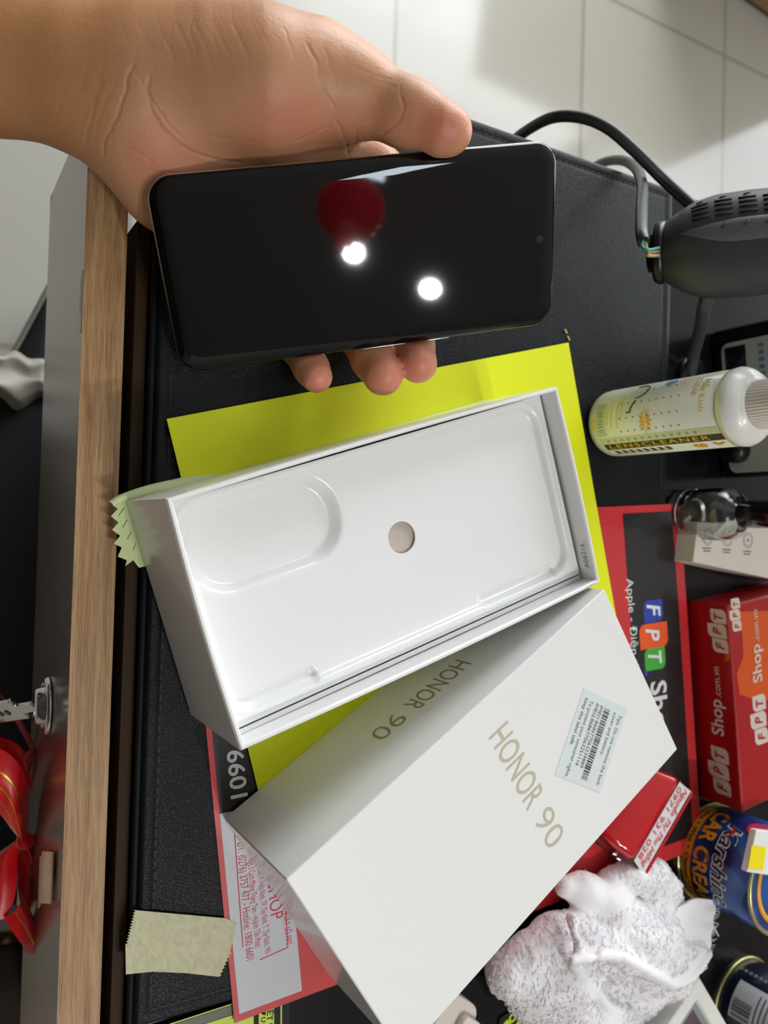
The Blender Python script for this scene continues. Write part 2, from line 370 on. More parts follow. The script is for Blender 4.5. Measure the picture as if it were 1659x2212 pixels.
for k in range(int((MX1-MX0-2*e)/4)):
    for y in (MY0+e, MY1-e): b.box((MX0+e+k*4, y-.35, -.5), (2.6, 0, 0), (0, .7, 0), (0, 0, .45))
tag(b.build('stitching', m_thread, t))
m = M('black_plastic_border', (12, 14, 16), .6, spec=.2)
MB().box((-118, 75.8, -8), (XR+118, 0, 0), (0, 2.0, 0), (0, 0, 7.2)).build('edge_trim', m, desk, bevel=.6)
for k, (px, py) in enumerate(((1218, 712), (1224, 727))):
    P = at(px, py, 0); b = MB(); b.box(P, V3(2, 1.5, 0), V3(-.5, .8, 0), (0, 0, .5)); tag(b.build('crumb', M('straw_crumb', (190, 170, 80), .7)), 'tiny yellowish crumb on the mat, %s of two near the lime sheet corner' % ('upper' if k == 0 else 'lower'), 'crumb', 'crumbs on the mat')
# ------------------------------------------------------------------ papers on the mat
def frame_quad(A, B, C, D, nu, nv, zf):   # bilinear sheet; zf(u,v) adds height
    g = []
    for i in range(nu+1):
        u = i/nu; row = []
        for j in range(nv+1):
            v = j/nv; P = (1-u)*((1-v)*A+v*D)+u*((1-v)*B+v*C); P = P.copy(); P[2] += zf(u, v); row.append(P)
        g.append(row)
    return g
m_env_red = Mt('glossy_red_print', (196, 46, 50), .35, coat=.3); m_env_red = m_env_red.m
m_env_black = M('glossy_black_print', (34, 30, 32), .3, coat=.3)
m_env_grey = M('pale_grey_print', (196, 198, 206), .35, coat=.3)
m_blue = M('blue_print', (46, 66, 165), .45); m_orange = M('orange_print', (232, 92, 40), .45); m_green = M('green_print', (72, 172, 62), .45)
eA, eB, eC = V3(-18.5, 377.7, 0), V3(182.2, 404.1, 0), V3(202.1, 118.1, 0); eD = eA+eC-eB   # far-left, far-right, near-right, near-left
ez = lambda u, v: .9+.35*math.sin(5*u+2*v)*math.sin(6*v+1)
env = thing('paper_bag', 'flat glossy red and black shop paper bag under the lime sheet and box lid', 'paper bag', (eA+eC)/2)
g = frame_quad(eA, eB, eC, eD, 30, 40, ez)
b = MB(); b.grid(g); g2 = [[p-V3(0, 0, .7) for p in r] for r in g]; b.grid([r[::-1] for r in g2])
for line, l2 in ((g[0], g2[0]), ([r[-1] for r in g], [r[-1] for r in g2]), (g[-1][::-1], g2[-1][::-1]), ([r[0] for r in g][::-1], [r[0] for r in g2][::-1])):
    b.grid([line, l2])
b.build('bag', m_env_red, env)
def env_pt(px, py):   # pixel on the sheet -> (u,v)
    P = at(px, py, 1.0); M2 = np.array([(eB-eA)[:2], (eD-eA)[:2]]).T; return np.linalg.solve(M2, (P-eA)[:2])
def env_xyz(u, v, lift): P = eA+u*(eB-eA)+v*(eD-eA); P = P.copy(); P[2] = ez(u, v)+lift; return P
def env_patch(b, uv, mi, lift=.08, n=26):       # uv = four corners
    q = [V3(*p, 0) for p in uv]; g = []
    for i in range(n+1):
        s_ = i/n; row = []
        for j in range(n+1):
            t_ = j/n; w = (1-s_)*((1-t_)*q[0]+t_*q[3])+s_*((1-t_)*q[1]+t_*q[2]); row.append(env_xyz(w[0], w[1], lift))
        g.append(row)
    b.grid(g, mi)
b = MB()
# black band along the far side, in its red border; black band at the near side; pale stamp field
uA = env_pt(1345, 1115); uB = env_pt(1451, 1104); uC = env_pt(1482, 1812); 
env_patch(b, [(uB[0], uB[1]), (uC[0], uB[1]), (uC[0], uA[1]), (uB[0], uA[1])], 0); b.build('black_panel', m_env_black, env); b = MB()
u1 = env_pt(522, 1748)[0]; v0 = env_pt(590, 1700)[1]; v1 = env_pt(471, 1600)[1]-.0
vR = .992
env_patch(b, [(.3, .70), (u1, .70), (u1, vR), (.3, vR)], 0); b.build('black_panel', m_env_black, env); b = MB()
vS = env_pt(645, 2060)[1]
env_patch(b, [(u1, vS), (.985, vS), (.985, vR), (u1, vR)], 1)
b.build('pale_panel', [m_env_black, m_env_grey], env)
# logo + lettering of the bag : reading direction = image down (+u)
R_, U_ = unit(eB-eA), unit(eA-eD)
b = MB()
def env_wrap(O, R, U, lift=.07):
    R, U = unit(V3(R[0], R[1], 0)), unit(V3(U[0], U[1], 0)); Mi = np.linalg.inv(np.array([(eB-eA)[:2], (eD-eA)[:2]]).T)
    def w(x, y):
        P = O+R*x+U*y; u_, v_ = Mi@(P-eA)[:2]; return V3(P[0], P[1], ez(u_, v_)+lift)
    return w
def env_z(P, lift=.09): return env_wrap(P, R_, U_, lift)(0, 0)
def tile(cx, cy, s1, s2, mi, k):   # leaf-shaped logo tile in px terms on the sheet
    P = at(cx, cy, 1.5); r = min(s1, s2)*.32; pts = []
    hw, hh = s1/2, s2/2
    for (x, y, rr, a0) in ((hw, hh, 0 if k else r, 0), (-hw, hh, r if k else 0, 90), (-hw, -hh, 0 if k else r, 180), (hw, -hh, r if k else 0, 270)):
        if rr == 0: pts.append((x, y)); continue
        for q in range(7):
            t_ = math.radians(a0+15*q); pts.append((x-math.copysign(rr, x)+rr*math.cos(t_), y-math.copysign(rr, y)+rr*math.sin(t_)))
    w_ = env_wrap(P, R_, U_, .12); b.add([w_(x, y) for x, y in pts], [list(range(len(pts)))], mi)
tile(1412, 1320, 12.5, 15.5, 1, False); tile(1413, 1373, 14, 22.5, 2, False); tile(1416, 1423, 12.5, 16.5, 3, False)
for ch, px, py in (('F', 1396, 1306), ('P', 1394, 1359), ('T', 1399, 1409)):
    b.text(ch, None, None, None, 10.5, width=7.4, mi=0, bold=.02, shear=.2, wrap=env_wrap(at(px, py, 1), R_, U_, .2))
b.lathe([(.01, .02), (1.6, .02)], env_z(at(1395, 1454, 1.), .12), (0, 0, 1), 20, mi=1)
b.text('Shop', None, None, None, 12.5, width=36, mi=0, bold=.02, wrap=env_wrap(at(1405, 1474, 1), R_, U_, .16))
b.text('Apple - Điện thoại', None, None, None, 5.2, width=62, mi=0, bold=.0, wrap=env_wrap(at(1352, 1250, 1), R_, U_, .16))
b.build('printed_lettering', [m_white_print, m_blue, m_orange, m_green], env); b = MB(); b.text('1800 6601', None, None, None, 7.0, width=43, mi=0, bold=.015, wrap=env_wrap(at(500, 1727, 1)-R_*43, R_, U_, .16))
b.build('phone_number', [m_white_print], env)
# red ink stamp on the pale field
b = MB()
ang = unit(at(512, 2070, 1)-at(527, 1820, 1)); ang = unit(at(553, 2075, 1)-at(512, 1812, 1)); Uq = np.cross([0, 0, 1], ang)
sO = at(510, 1808, 1.6)
def sline(p, q, w=.45):
    p, q = np.asarray(p), np.asarray(q); d = unit(q-p); s_ = np.cross([0, 0, 1], d)*w/2; n9 = 12; b.grid([[env_z(p+(q-p)*k/n9-s_, .13), env_z(p+(q-p)*k/n9+s_, .13)] for k in range(n9+1)])
Lst = at(545, 2075, 1.6)
sline(at(508, 1803, 1.6), at(526, 2048, 1.6)); sline(at(618, 1960, 1.6), at(623, 2048, 1.6)); sline(at(623, 2048, 1.6), at(562, 2075, 1.6))
dR = unit(at(543, 2078, 1.5)-at(516, 1830, 1.5))
for (px, py, ex, ey, h, s_) in ((514, 1822, 534, 2078, 3.3, 'ĐT: (0276) 3757 477 - Hotline: 1800 6601'), (534, 1836, 553, 2050, 2.7, 'Số 7, Ngã 3 Cách Mạng Tháng Tám - Huỳnh Tấn Phát)'),
                                (554, 1842, 574, 2062, 2.7, '(KP Hiệp Bình, P. Hiệp Ninh, TP. Tây Ninh, T. Tây Ninh, VN'), (574, 1850, 587, 1992, 5.6, 'FPT SHOP'), (601, 1850, 619, 2045, 2.7, 'CTY CP BÁN LẺ KỸ THUẬT SỐ FPT')):
    a, e_ = at(px, py, 1.7), at(ex, ey, 1.7); d = unit(e_-a)
    b.text(s_, None, None, None, h, width=np.linalg.norm(e_-a), wrap=env_wrap(a, d, np.cross([0, 0, 1], d), .13))
b.build('ink_stamp', m_red_ink, env)

# lime sheet
m = Mt('lime_yellow_paper', (230, 238, 14), .6); m.bump(m.noise(900, 2), .04, .0002); m_lime = m.m
yA, yB = at(360, 905, 2.2), at(1228, 740, 2.2); yd = unit(yB-yA); yw = V3(yd[1], -yd[0], 0)*1.; yw = yw if yw[0] > 0 else -yw
yC, yD = yB+yw*178, yA+yw*178
yC[1] += -2
b = MB(); g = frame_quad(yA, yB, yC, yD, 40, 30, lambda u, v: .5*math.sin(3.2*u+.4)*math.sin(3*v)); b.grid(g)
b.grid([[p-V3(0, 0, .25) for p in r][::-1] for r in g])
tag(b.build('paper_sheet', m_lime), 'plain lime yellow paper sheet under the open white box tray', 'paper')

# pale green microfibre cloth with pinked edge
m = Mt('pale_green_microfibre', (212, 226, 170), .85, sheen=.3); m.bump(m.noise(700, 2, (1, 8, 1)), .25, .0003); m_cloth = m.m
def pinked(path, back, z, tooth, amp, seed=0):
    P = np.array(path, float); L_ = np.r_[0, np.cumsum(np.linalg.norm(np.diff(P, axis=0), axis=1))]; n = max(2, int(L_[-1]/tooth)); out = []
    for k in range(2*n+1):
        s_ = k/(2*n)*L_[-1]; p = np.array([np.interp(s_, L_, P[:, i]) for i in (0, 1)]); q = np.array([np.interp(min(s_+.5, L_[-1]), L_, P[:, i])-np.interp(max(s_-.5, 0), L_, P[:, i]) for i in (0, 1)]); q /= np.linalg.norm(q)
        nn = np.array([q[1], -q[0]]); out.append(p+nn*(amp if k % 2 else 0))
    return out
cl = thing('cleaning_cloth', 'folded pale green cleaning cloth with zigzag edges sticking out under the box tray', 'cloth', at(300, 1150, 1))
def cloth_layer(pix, closing, z, dz, tooth=4.6, amp=-2.6):
    path = [at(x, y, z)[:2] for x, y in pix]; pk = pinked(path, None, z, tooth, amp); rest = [at(x, y, z)[:2] for x, y in closing]
    poly = [tuple(p) for p in pk]+[tuple(p) for p in rest]
    b = MB(); b.prism(poly, z, z+dz); return b
cloth_layer([(238, 1085), (240, 1130), (247, 1185), (262, 1222), (300, 1226)], [(420, 1200), (480, 1100), (440, 1040), (385, 1040), (330, 1050)], .3, .5).build('lower_layer', m_cloth, cl)
cloth_layer([(250, 1088), (258, 1120), (272, 1160), (287, 1190)], [(420, 1190), (480, 1100), (430, 1042), (386, 1036), (320, 1055)], 1.0, .5).build('middle_layer', m_cloth, cl)
path = [at(236, 1083, 2.6), at(262, 1068, 3.0), at(320, 1048, 3.2), at(386, 1033, 2.4), at(460, 1016, 1.2)]
P1 = smooth_path(path, 8); P2 = smooth_path([at(246, 1094, 3.4), at(275, 1082, 3.6), at(330, 1068, 3.6), at(400, 1058, 3.0), at(480, 1045, 2)], 8)
mid = (P1+P2)/2+V3(0, 0, 1.6); b = MB(); b.grid([P1-V3(0, 0, 2), P1, mid, P2, P2-V3(0, 0, 2)]); b.build('folded_rim', m_cloth, cl)

# ------------------------------------------------------------------ open box tray
BH, BL, BW, BA = 58.8, 171., 87., .3223
bo = V3(-7.18, 67.78, 0); ld = V3(-math.sin(BA), math.cos(BA), 0); wd = V3(math.cos(BA), math.sin(BA), 0)
bp = lambda i, j, z: bo+ld*i+wd*j+V3(0, 0, z)
BZ = 2.6
box = thing('open_phone_box', 'open white phone box base with an empty moulded tray and a round finger hole', 'box', bp(BL/2, BW/2, BZ))
def rim_ring(o, z, bulge=0, n=18):
    out = []
    cs = [(o, o), (BL-o, o), (BL-o, BW-o), (o, BW-o)]; nr = [(0, -1), (1, 0), (0, 1), (-1, 0)]
    for k in range(4):
        p, q = cs[k], cs[(k+1) % 4]; nx = nr[k]
        for t_ in range(n):
            s_ = t_/n; bb = bulge*math.sin(math.pi*s_)
            out.append(bp(p[0]+(q[0]-p[0])*s_+nx[0]*bb, p[1]+(q[1]-p[1])*s_+nx[1]*bb, z))
    return out
rings = [rim_ring(0, z, bu) for z, bu in ((BZ, 0), (BZ+15, .2), (BZ+35, .5), (BH-2, .9), (BH-.6, .9))]
rings += [rim_ring(.45, BH, .9), rim_ring(1.3, BH, .9), rim_ring(1.8, BH-.6, .8), rim_ring(1.8, BH-14, .3), rim_ring(1.8, BZ+3, 0)]
rings = [[p for p in r] for r in rings]
b = MB(); b.loft(rings, caps=(True, True), smooth=False)
ob = b.build('shell', m_white_box, box)
ob.data.polygons.foreach_set('use_smooth', [True]*len(ob.data.polygons))
sa = ob.modifiers.new('edge', 'EDGE_SPLIT'); sa.split_angle = math.radians(40)
# moulded tray as one detailed sheet
TZ = BH-9.0
def sd_rr(x, y, cx, cy, l, w, r):
    qx = np.abs(x-cx)-l/2+r; qy = np.abs(y-cy)-w/2+r
    return np.hypot(np.maximum(qx, 0), np.maximum(qy, 0))+np.minimum(np.maximum(qx, qy), 0)-r
I = np.arange(2.2, BL-2.1, .6); J = np.arange(2.2, BW-3.9, .6); gi, gj = np.meshgrid(I, J, indexing='ij')
st = lambda d, w: 1/(1+np.exp(np.clip(d/w, -30, 30)))
z = TZ - 2.2*st(sd_rr(gi, gj, 83.5, 41.5, 159, 72.5, 9), .35)
z -= 2.6*st(sd_rr(gi, gj, 33.5, 22., 58, 30.5, 14), .55)
z -= 1.4*st(sd_rr(gi, gj, 33.5, 22., 55, 27.5, 13), .4)
z -= 1.6*st(sd_rr(gi, gj, 20, 76.5, 34, 5, 2.4), .3)+1.6*st(sd_rr(gi, gj, 135, 76.5, 41, 5, 2.4), .3)
z += .7*st(np.abs(sd_rr(gi, gj, 83.5, 41.5, 163, 76, 10))-.8, .3)
hole = np.hypot(gi-86.3, gj-40.2); rad = np.clip(hole, 1e-6, None)
# pull the nearest vertices onto the circle
RH = 6.2; near = np.abs(hole-RH) < .45; gi2 = np.where(near, 86.3+(gi-86.3)/rad*RH, gi); gj2 = np.where(near, 40.2+(gj-40.2)/rad*RH, gj)
v = (bo[None, None, :]+gi2[..., None]*ld+gj2[..., None]*wd); v[..., 2] = z; a_, b_ = gi.shape; fs = []
inn = (hole < RH-.44)
for i in range(a_-1):
    for j in range(b_-1):
        if not (inn[i, j] or inn[i+1, j] or inn[i, j+1] or inn[i+1, j+1]): fs.append((i*b_+j, i*b_+j+1, (i+1)*b_+j+1, (i+1)*b_+j))
fs = [f[::-1] for f in fs]
tr = MB(); tr.add(v.reshape(-1, 3), fs, 0, True); tr.build('moulded_tray', m_tray, box)
b = MB(); b.lathe([(6.25, 0), (6.25, -1.0)], bp(86.3, 40.2, TZ-2.2), (0, 0, 1), 48, closed=True); b.build('hole_rim', m_tray, box)
b = MB(); b.lathe([(.01, 0), (11, 0)], bp(86.3, 40.2, TZ-3.6), (0, 0, 1), 40); b.build('backing_card', M('beige_backing_card', (190, 178, 165), .7), box)
b = MB(); b.prism([bp(2.2, BW-3.7, 0)[:2], bp(BL-2.2, BW-3.7, 0)[:2], bp(BL-2.2, BW-1.9, 0)[:2], bp(2.2, BW-1.9, 0)[:2]], TZ-20, TZ-.2); b.build('inner_flap', m_white_inner, box)
b = MB(); ptO = bp(BL-1.95, 80, BH-3.0); b.text('A05216', ptO, -wd, V3(0, 0, -1), 2.4, width=11.2, lift=.12); b.build('printed_code', m_grey_ink, box)

# ------------------------------------------------------------------ box lid with film sleeve edge
LH, LL, LW, LA = 63.2, 172., 88., .5824
lo_ = V3(118.13, 110.25, 0); l2 = V3(-math.sin(LA), math.cos(LA), 0); w2 = V3(math.cos(LA), math.sin(LA), 0)
lp = lambda i, j, z: lo_+l2*i+w2*j+V3(0, 0, z)
LZ = 2.4; LT = 64.7
lid = thing('closed_phone_box', 'closed white phone box lid lying face up with gold lettering and an IMEI sticker', 'box lid', lp(LL/2, LW/2, LZ))
b = MB(); b.box(lp(0, 0, LZ), l2*LL, w2*LW, V3(0, 0, LT-LZ)); o = b.build('shell', m_white_box, lid, bevel=.7, seg=3)
b = MB()
b.text('HONOR', lp(90.6, 14.2, LT), w2, l2, 11.0, width=37.5, mi=0, lift=.07, bold=.004)
b.text('90', lp(90.6, 57.0, LT), w2, l2, 10.8, width=16.3, mi=0, lift=.07, bold=-.006)
b.build('gold_lettering', m_gold, lid)
b = MB()
b.text('HONOR', lp(112.5, 0, 27.5), -l2, V3(0, 0, 1), 11.5, width=32, mi=0, lift=.07, bold=.004)
b.text('90', lp(76.0, 0, 27.5), -l2, V3(0, 0, 1), 11.2, width=14.6, mi=0, lift=.07, bold=-.006)
b.build('side_lettering', m_gold_dark, lid)
s1, s2, s3, s4 = (lp(i, j, LT+.1) for i, j in ((140.5, 28.4), (156.2, 51.9), (124.6, 71.9), (109.2, 48.6)))
st_m = M('pale_blue_sticker', (216, 224, 224), .3, coat=.4)
b = MB(); b.prism([s1[:2], s2[:2], s3[:2], s4[:2]], LT+.02, LT+.14); stick = b.build('sticker', st_m, lid)
sr, su = unit(s3-s2), unit(s1-s4); su = np.cross([0, 0, 1], sr); SW = np.linalg.norm(s3-s2); SHh = np.linalg.norm(s2-s1)
b = MB(); so = lambda x, y: s1+sr*x+su*y
for (s_, x, y, w_) in (('Tips: Do not remove the back', 3.4, 24.6, 31), ('cover and battery.', 3.4, 21.1, 19), ('IMEI1:868677063239889', 3.4, 12.2, 27), ('IMEI2:868677063251116', 3.4, 9.4, 27),
                      ('To protect your consumer rights,', 3.4, 5.8, 33), ('keep this label safe.', 3.4, 2.6, 20.5)):
    b.text(s_, so(x, y), sr, su, 1.95, width=w_, lift=.08)
random.seed(4); x = 3.6
while x < 34.5:
    w_ = random.choice((.22, .22, .42, .6)); b.quad(so(x, 15.0)+V3(0, 0, .08), so(x+w_, 15.0)+V3(0, 0, .08), so(x+w_, 18.6)+V3(0, 0, .08), so(x, 18.6)+V3(0, 0, .08)); x += w_+random.choice((.22, .3, .45))
b.build('sticker_print', m_barcode, stick)

# ------------------------------------------------------------------ masking tape
m = Mt('cream_masking_tape', (206, 202, 164), .7); m.color(m.ramp(m.noise(260, 6, (1, 1.4, 1), .7, .8), [(.38, (196, 194, 160)), (.6, (214, 211, 176))])); m.bump(m.noise(160, 4, (1, 2, 1)), .5, .0006); m_tape = m.m
def jag(a, b_, n, amp):
    a, b_ = np.asarray(a), np.asarray(b_); d = b_-a; nn = np.array([d[1], -d[0]])/np.linalg.norm(d); out = []
    for k in range(n):
        out += [a+d*(k/n), a+d*((k+.5)/n)+nn*amp]
    return out+[b_]
z = 1.2
A, B_, C_, D_ = (at(*p, z)[:2] for p in ((289, 1966), (272, 2105), (472, 2110), (512, 1996)))
E_ = at(490, 1984, z)[:2]
poly = jag(A, at(271, 2040, z)[:2], 12, -.9)+[B_]+[at(330, 2099, z)[:2], at(400, 2102, z)[:2]]+jag(C_, at(497, 2055, z)[:2], 7, .9)+[D_, E_]
tag(MB().prism(poly, .9, z).build('masking_tape', m_tape), 'strip of cream masking tape stuck across the mat corner and the bag edge', 'tape')
m = Mt('pinkish_tape', (222, 178, 150), .7); m.color(m.ramp(m.noise(120, 4), [(.4, (214, 164, 138)), (.6, (226, 188, 160))])); m_tape2 = m.m
Pa, Pb = hit(98, 1800, (0, OAK_Y0, 0), (0, 1, 0)), hit(98, 1915, (0, OAK_Y0, 0), (0, 1, 0))
b = MB(); g = []
for s_ in np.linspace(0, 1, 8):
    row = []
    for a in np.linspace(-.2, 1, 16):
        x = Pa[0]+(Pb[0]-Pa[0])*s_+a*2.2
        zt = -31-a*14
        row.append(V3(x-(2.5 if a < .2 else 0), OAK_Y0-1.0-4.0*math.sin(min(1, max(0, a+.2))*math.pi), zt))
    g.append(row)
b.grid(g); b.grid([[p+V3(0, .25, 0) for p in r] for r in g])
tag(b.build('masking_tape', m_tape2), 'small curled piece of pinkish tape stuck on the brown drawer front', 'tape')

# ------------------------------------------------------------------ phone
PS = .95; PL_, PW_, PT_ = 161.9*PS, 74.1*PS, 7.8*PS
PR = np.array([PH_L, PH_W, PH_N]).T
ph = thing('smartphone', 'black glass smartphone held in the open hand above the mat', 'smartphone', PH_C)
def ph_pt(a, w, n): return PH_C+PH_L*a+PH_W*w+PH_N*n
def prings(spec, r0=9.0): return [[ph_pt(x, y, n) for x, y in rrect(PL_-2*i, PW_-2*i, max(r0-i, 2), 14)] for i, n in spec]
m_glass = Mt('black_screen_glass', (5, 5, 6), .025, spec=.5); m_glass = m_glass.m
m_metal = M('silver_phone_frame', (196, 208, 210), .22, metal=1)
m_back = M('dark_phone_back', (30, 42, 42), .2, coat=.6)
fr = []
for k in range(11):
    t_ = k/10*math.pi/2; fr.append((4.6*(1-math.sin(t_))*1.0, -2.1*(1-math.cos(t_))))
fr = [(6.6-6.6*math.sin(q), -2.3*(1-math.cos(q))) for q in np.linspace(0, math.pi/2, 12)][::-1]   # inset, height from rim to flat
fr = [(i+.25, n) for i, n in fr]
b = MB(); b.loft(prings(fr)); b.build('screen', m_glass, ph)
b = MB(); b.loft(prings([(1.0, -5.4), (.25, -4.9), (0, -4.2), (0, -3.0), (.25, -2.3)]), caps=(False, False)); b.build('frame', m_metal, ph)
b = MB(); b.loft(prings([(5, -PT_), (2.6, -PT_+.25), (1.4, -6.3), (1.0, -5.4)]), caps=(True, False)); b.build('back_cover', m_back, ph)
b = MB(); b.lathe([(.01, .012), (1.5, .012)], ph_pt(PL_/2-7.2, 0, 0), PH_N, 28); b.build('front_camera', M('camera_lens_glass', (30, 31, 34), .12), ph)
b = MB(); b.loft([[ph_pt(27+x*1, PW_/2+.05+.35*(0 if k == 0 else 1), -3.7+y) for x, y in rrect(10, 1.7, .8, 5)] for k in (0, 1)]); b.build('power_button', m_metal, ph)
b = MB(); b.loft([[ph_pt(4+x, PW_/2+.05+.35*(0 if k == 0 else 1), -3.7+y) for x, y in rrect(19, 1.7, .8, 5)] for k in (0, 1)]); b.build('volume_button', m_metal, ph)
# ------------------------------------------------------------------ hand: one continuous skin from smoothly blended tapered bones
def hp(px, py, depth, rpx): return (*deep(px, py, depth), rpx*depth/FPX)
def smin(a, b, k):
    h = np.clip(.5+.5*(b-a)/k, 0, 1); return b*(1-h)+a*h-k*h*(1-h)
def rcone(P, a, b):
    pa = np.array(a[:3]); pb = np.array(b[:3]); ba = pb-pa; h = np.clip(((P-pa)@ba)/(ba@ba), 0, 1)
    return np.linalg.norm(P-pa-h[..., None]*ba, axis=-1)-(a[3]+(b[3]-a[3])*h)
def field(P):
    def chain(pts, k=3.):
        d = None
        for a, b in zip(pts[:-1], pts[1:]):
            q = rcone(P, a, b); d = q if d is None else smin(d, q, k)
        return d
    arm = smin(chain([hp(-760, -30, 292, 150), hp(-500, -10, 280, 138), hp(-260, 10, 272, 124), hp(-20, 70, 276, 126), hp(170, 125, 280, 118), hp(300, 145, 284, 124)]),
               chain([hp(-760, 70, 292, 150), hp(-500, 90, 280, 136), hp(-260, 110, 272, 124), hp(-20, 160, 276, 122), hp(150, 196, 280, 112), hp(262, 222, 284, 106)]), 14)
    thenar = chain([hp(330, 170, 286, 118), hp(450, 172, 289, 148), hp(575, 182, 291, 146), hp(690, 183, 294, 108), hp(745, 196, 294, 86)], 8)
    thumb = chain([hp(690, 183, 295, 104), hp(790, 207, 294, 74), hp(872, 242, 291, 68), hp(900, 252, 290, 62), hp(957, 280, 288, 53), hp(972, 284, 288, 46)], 4)
    heel = chain([hp(250, 235, 286, 92), hp(320, 330, 292, 88), hp(362, 400, 300, 86), hp(430, 470, 318, 76)], 10)
    palm = chain([hp(330, 300, 296, 90), hp(520, 330, 314, 92), hp(650, 380, 324, 80), hp(700, 400, 326, 66)], 10)
    palm = smin(palm, chain([hp(430, 420, 318, 78), hp(560, 440, 328, 70)], 6), 12)
    d = smin(arm, thenar, 14); d = smin(d, heel, 16); d = smin(d, palm, 14)
    d = smin(d, chain([hp(600, 330, 314, 74), hp(720, 345, 322, 62), hp(790, 350, 326, 58)], 6), 10)
    d = smin(d, thumb, 9)
    idx = chain([hp(780, 350, 326, 58), hp(925, 440, 336, 50), hp(1010, 540, 339, 45), hp(1050, 610, 336, 40)], 3)
    mid = chain([hp(690, 400, 330, 56), hp(815, 560, 347, 49), hp(868, 690, 344, 45), hp(893, 745, 335, 44), hp(903, 786, 327, 42)], 3)
    rng = chain([hp(570, 430, 331, 54), hp(715, 600, 349, 48), hp(772, 716, 343, 46), hp(806, 775, 332, 46), hp(827, 811, 324, 44)], 3)
    lit = chain([hp(445, 460, 326, 46), hp(590, 640, 340, 40), hp(640, 745, 334, 39), hp(672, 795, 325, 37), hp(684, 814, 320, 35)], 3)
    fing = np.minimum(np.minimum(idx, mid), np.minimum(rng, lit))
    d = smin(d, fing, 5)
    # soft tissue gives way around the phone
    q = P-PH_C; x = q@PH_L; y = q@PH_W; z = q@PH_N
    ex = np.abs(x)-PL_/2+8; ey = np.abs(y)-PW_/2+8
    rr = np.hypot(np.maximum(ex, 0), np.maximum(ey, 0))+np.minimum(np.maximum(ex, ey), 0)-8
    ez_ = np.abs(z+PT_/2)-PT_/2
    bx = np.hypot(np.maximum(rr, 0), np.maximum(ez_, 0))+np.minimum(np.maximum(rr, ez_), 0)-.25
    h = np.clip(.5-.5*(d+bx)/1.2, 0, 1); d = d*(1-h)-bx*h+1.2*h*(1-h)
    d = np.maximum(d, -np.maximum(np.maximum(P[..., 2]-.6, 49-P[..., 1]), -203-P[..., 0]))            # nothing inside the desk
    return d
def surface_nets(f, lo, hi, s):
    nx = [int((h-l)/s)+1 for l, h in zip(lo, hi)]
    ax = [l+s*np.arange(n) for l, n in zip(lo, nx)]
    D = np.empty(nx, np.float32)
    for i in range(nx[0]):
        Pg = np.stack(np.meshgrid([ax[0][i]], ax[1], ax[2], indexing='ij'), -1)[0]; D[i] = f(Pg)
    S = D < 0
    cnt = np.zeros([n-1 for n in nx], np.float32); acc = np.zeros(list(cnt.shape)+[3], np.float32)
    for a in range(3):
        sl0 = [slice(None)]*3; sl1 = [slice(None)]*3; sl0[a] = slice(0, -1); sl1[a] = slice(1, None)
        d0, d1 = D[tuple(sl0)], D[tuple(sl1)]; cr = S[tuple(sl0)] != S[tuple(sl1)]
        t = np.where(cr, d0/np.where(cr, d0-d1, 1), 0)
        o = [q for q in range(3) if q != a]
        for u in (0, 1):
            for w in (0, 1):
                sl = [slice(None)]*3; sl[o[0]] = slice(u, u+cnt.shape[o[0]]); sl[o[1]] = slice(w, w+cnt.shape[o[1]])
                c = cr[tuple(sl)]; tt = t[tuple(sl)]; cnt += c
                acc[..., a] += np.where(c, tt, 0); acc[..., o[0]] += c*u; acc[..., o[1]] += c*w
    act = cnt > 0; idx = -np.ones(cnt.shape, int); idx[act] = np.arange(act.sum())
    I3 = np.argwhere(act); V = (I3+acc[act]/cnt[act][:, None])*s+np.array(lo)
    F = []
    for a in range(3):
        o = [(1, 2), (2, 0), (0, 1)][a]
        sl0 = [slice(1, -1)]*3; sl1 = [slice(1, -1)]*3; sl0[a] = slice(0, -1); sl1[a] = slice(1, None)
        cr = S[tuple(sl0)] != S[tuple(sl1)]; E = np.argwhere(cr); 
        if not len(E): continue
        base = E.copy(); base[:, o[0]] += 1; base[:, o[1]] += 1
        def g(du, dv):
            q = base.copy(); q[:, o[0]] += du; q[:, o[1]] += dv; return idx[q[:, 0], q[:, 1], q[:, 2]]
        q = np.stack([g(-1, -1), g(0, -1), g(0, 0), g(-1, 0)], 1)
        ins = S[tuple(sl0)][tuple(E.T)]; q[~ins] = q[~ins][:, ::-1]; F.append(q)
    return V, np.concatenate(F)
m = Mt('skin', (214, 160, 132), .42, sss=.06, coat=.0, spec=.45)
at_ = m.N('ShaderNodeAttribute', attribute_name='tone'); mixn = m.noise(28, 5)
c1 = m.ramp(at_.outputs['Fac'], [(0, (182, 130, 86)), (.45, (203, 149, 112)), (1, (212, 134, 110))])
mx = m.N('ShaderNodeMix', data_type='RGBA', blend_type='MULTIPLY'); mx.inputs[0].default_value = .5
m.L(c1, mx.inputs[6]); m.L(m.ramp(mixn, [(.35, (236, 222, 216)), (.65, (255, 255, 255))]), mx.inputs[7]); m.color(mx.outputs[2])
vo = m.N('ShaderNodeTexVoronoi', feature='DISTANCE_TO_EDGE', Scale=850.); m.L(m.coords(), vo.inputs[0]); m.bump(vo.outputs[0], .45, .0002); m.bump(m.noise(420, 5, (1, .6, 1)), .4, .0004); m_skin = m.m
V, F = surface_nets(field, (-262, -150, -135), (-18, 232, 116), 1.25)
me = bpy.data.meshes.new('hand'); me.from_pydata((V*.001).tolist(), [], F.tolist()); me.validate(); me.update()
_o = bpy.data.objects.new('tmp', me); scene.collection.objects.link(_o)
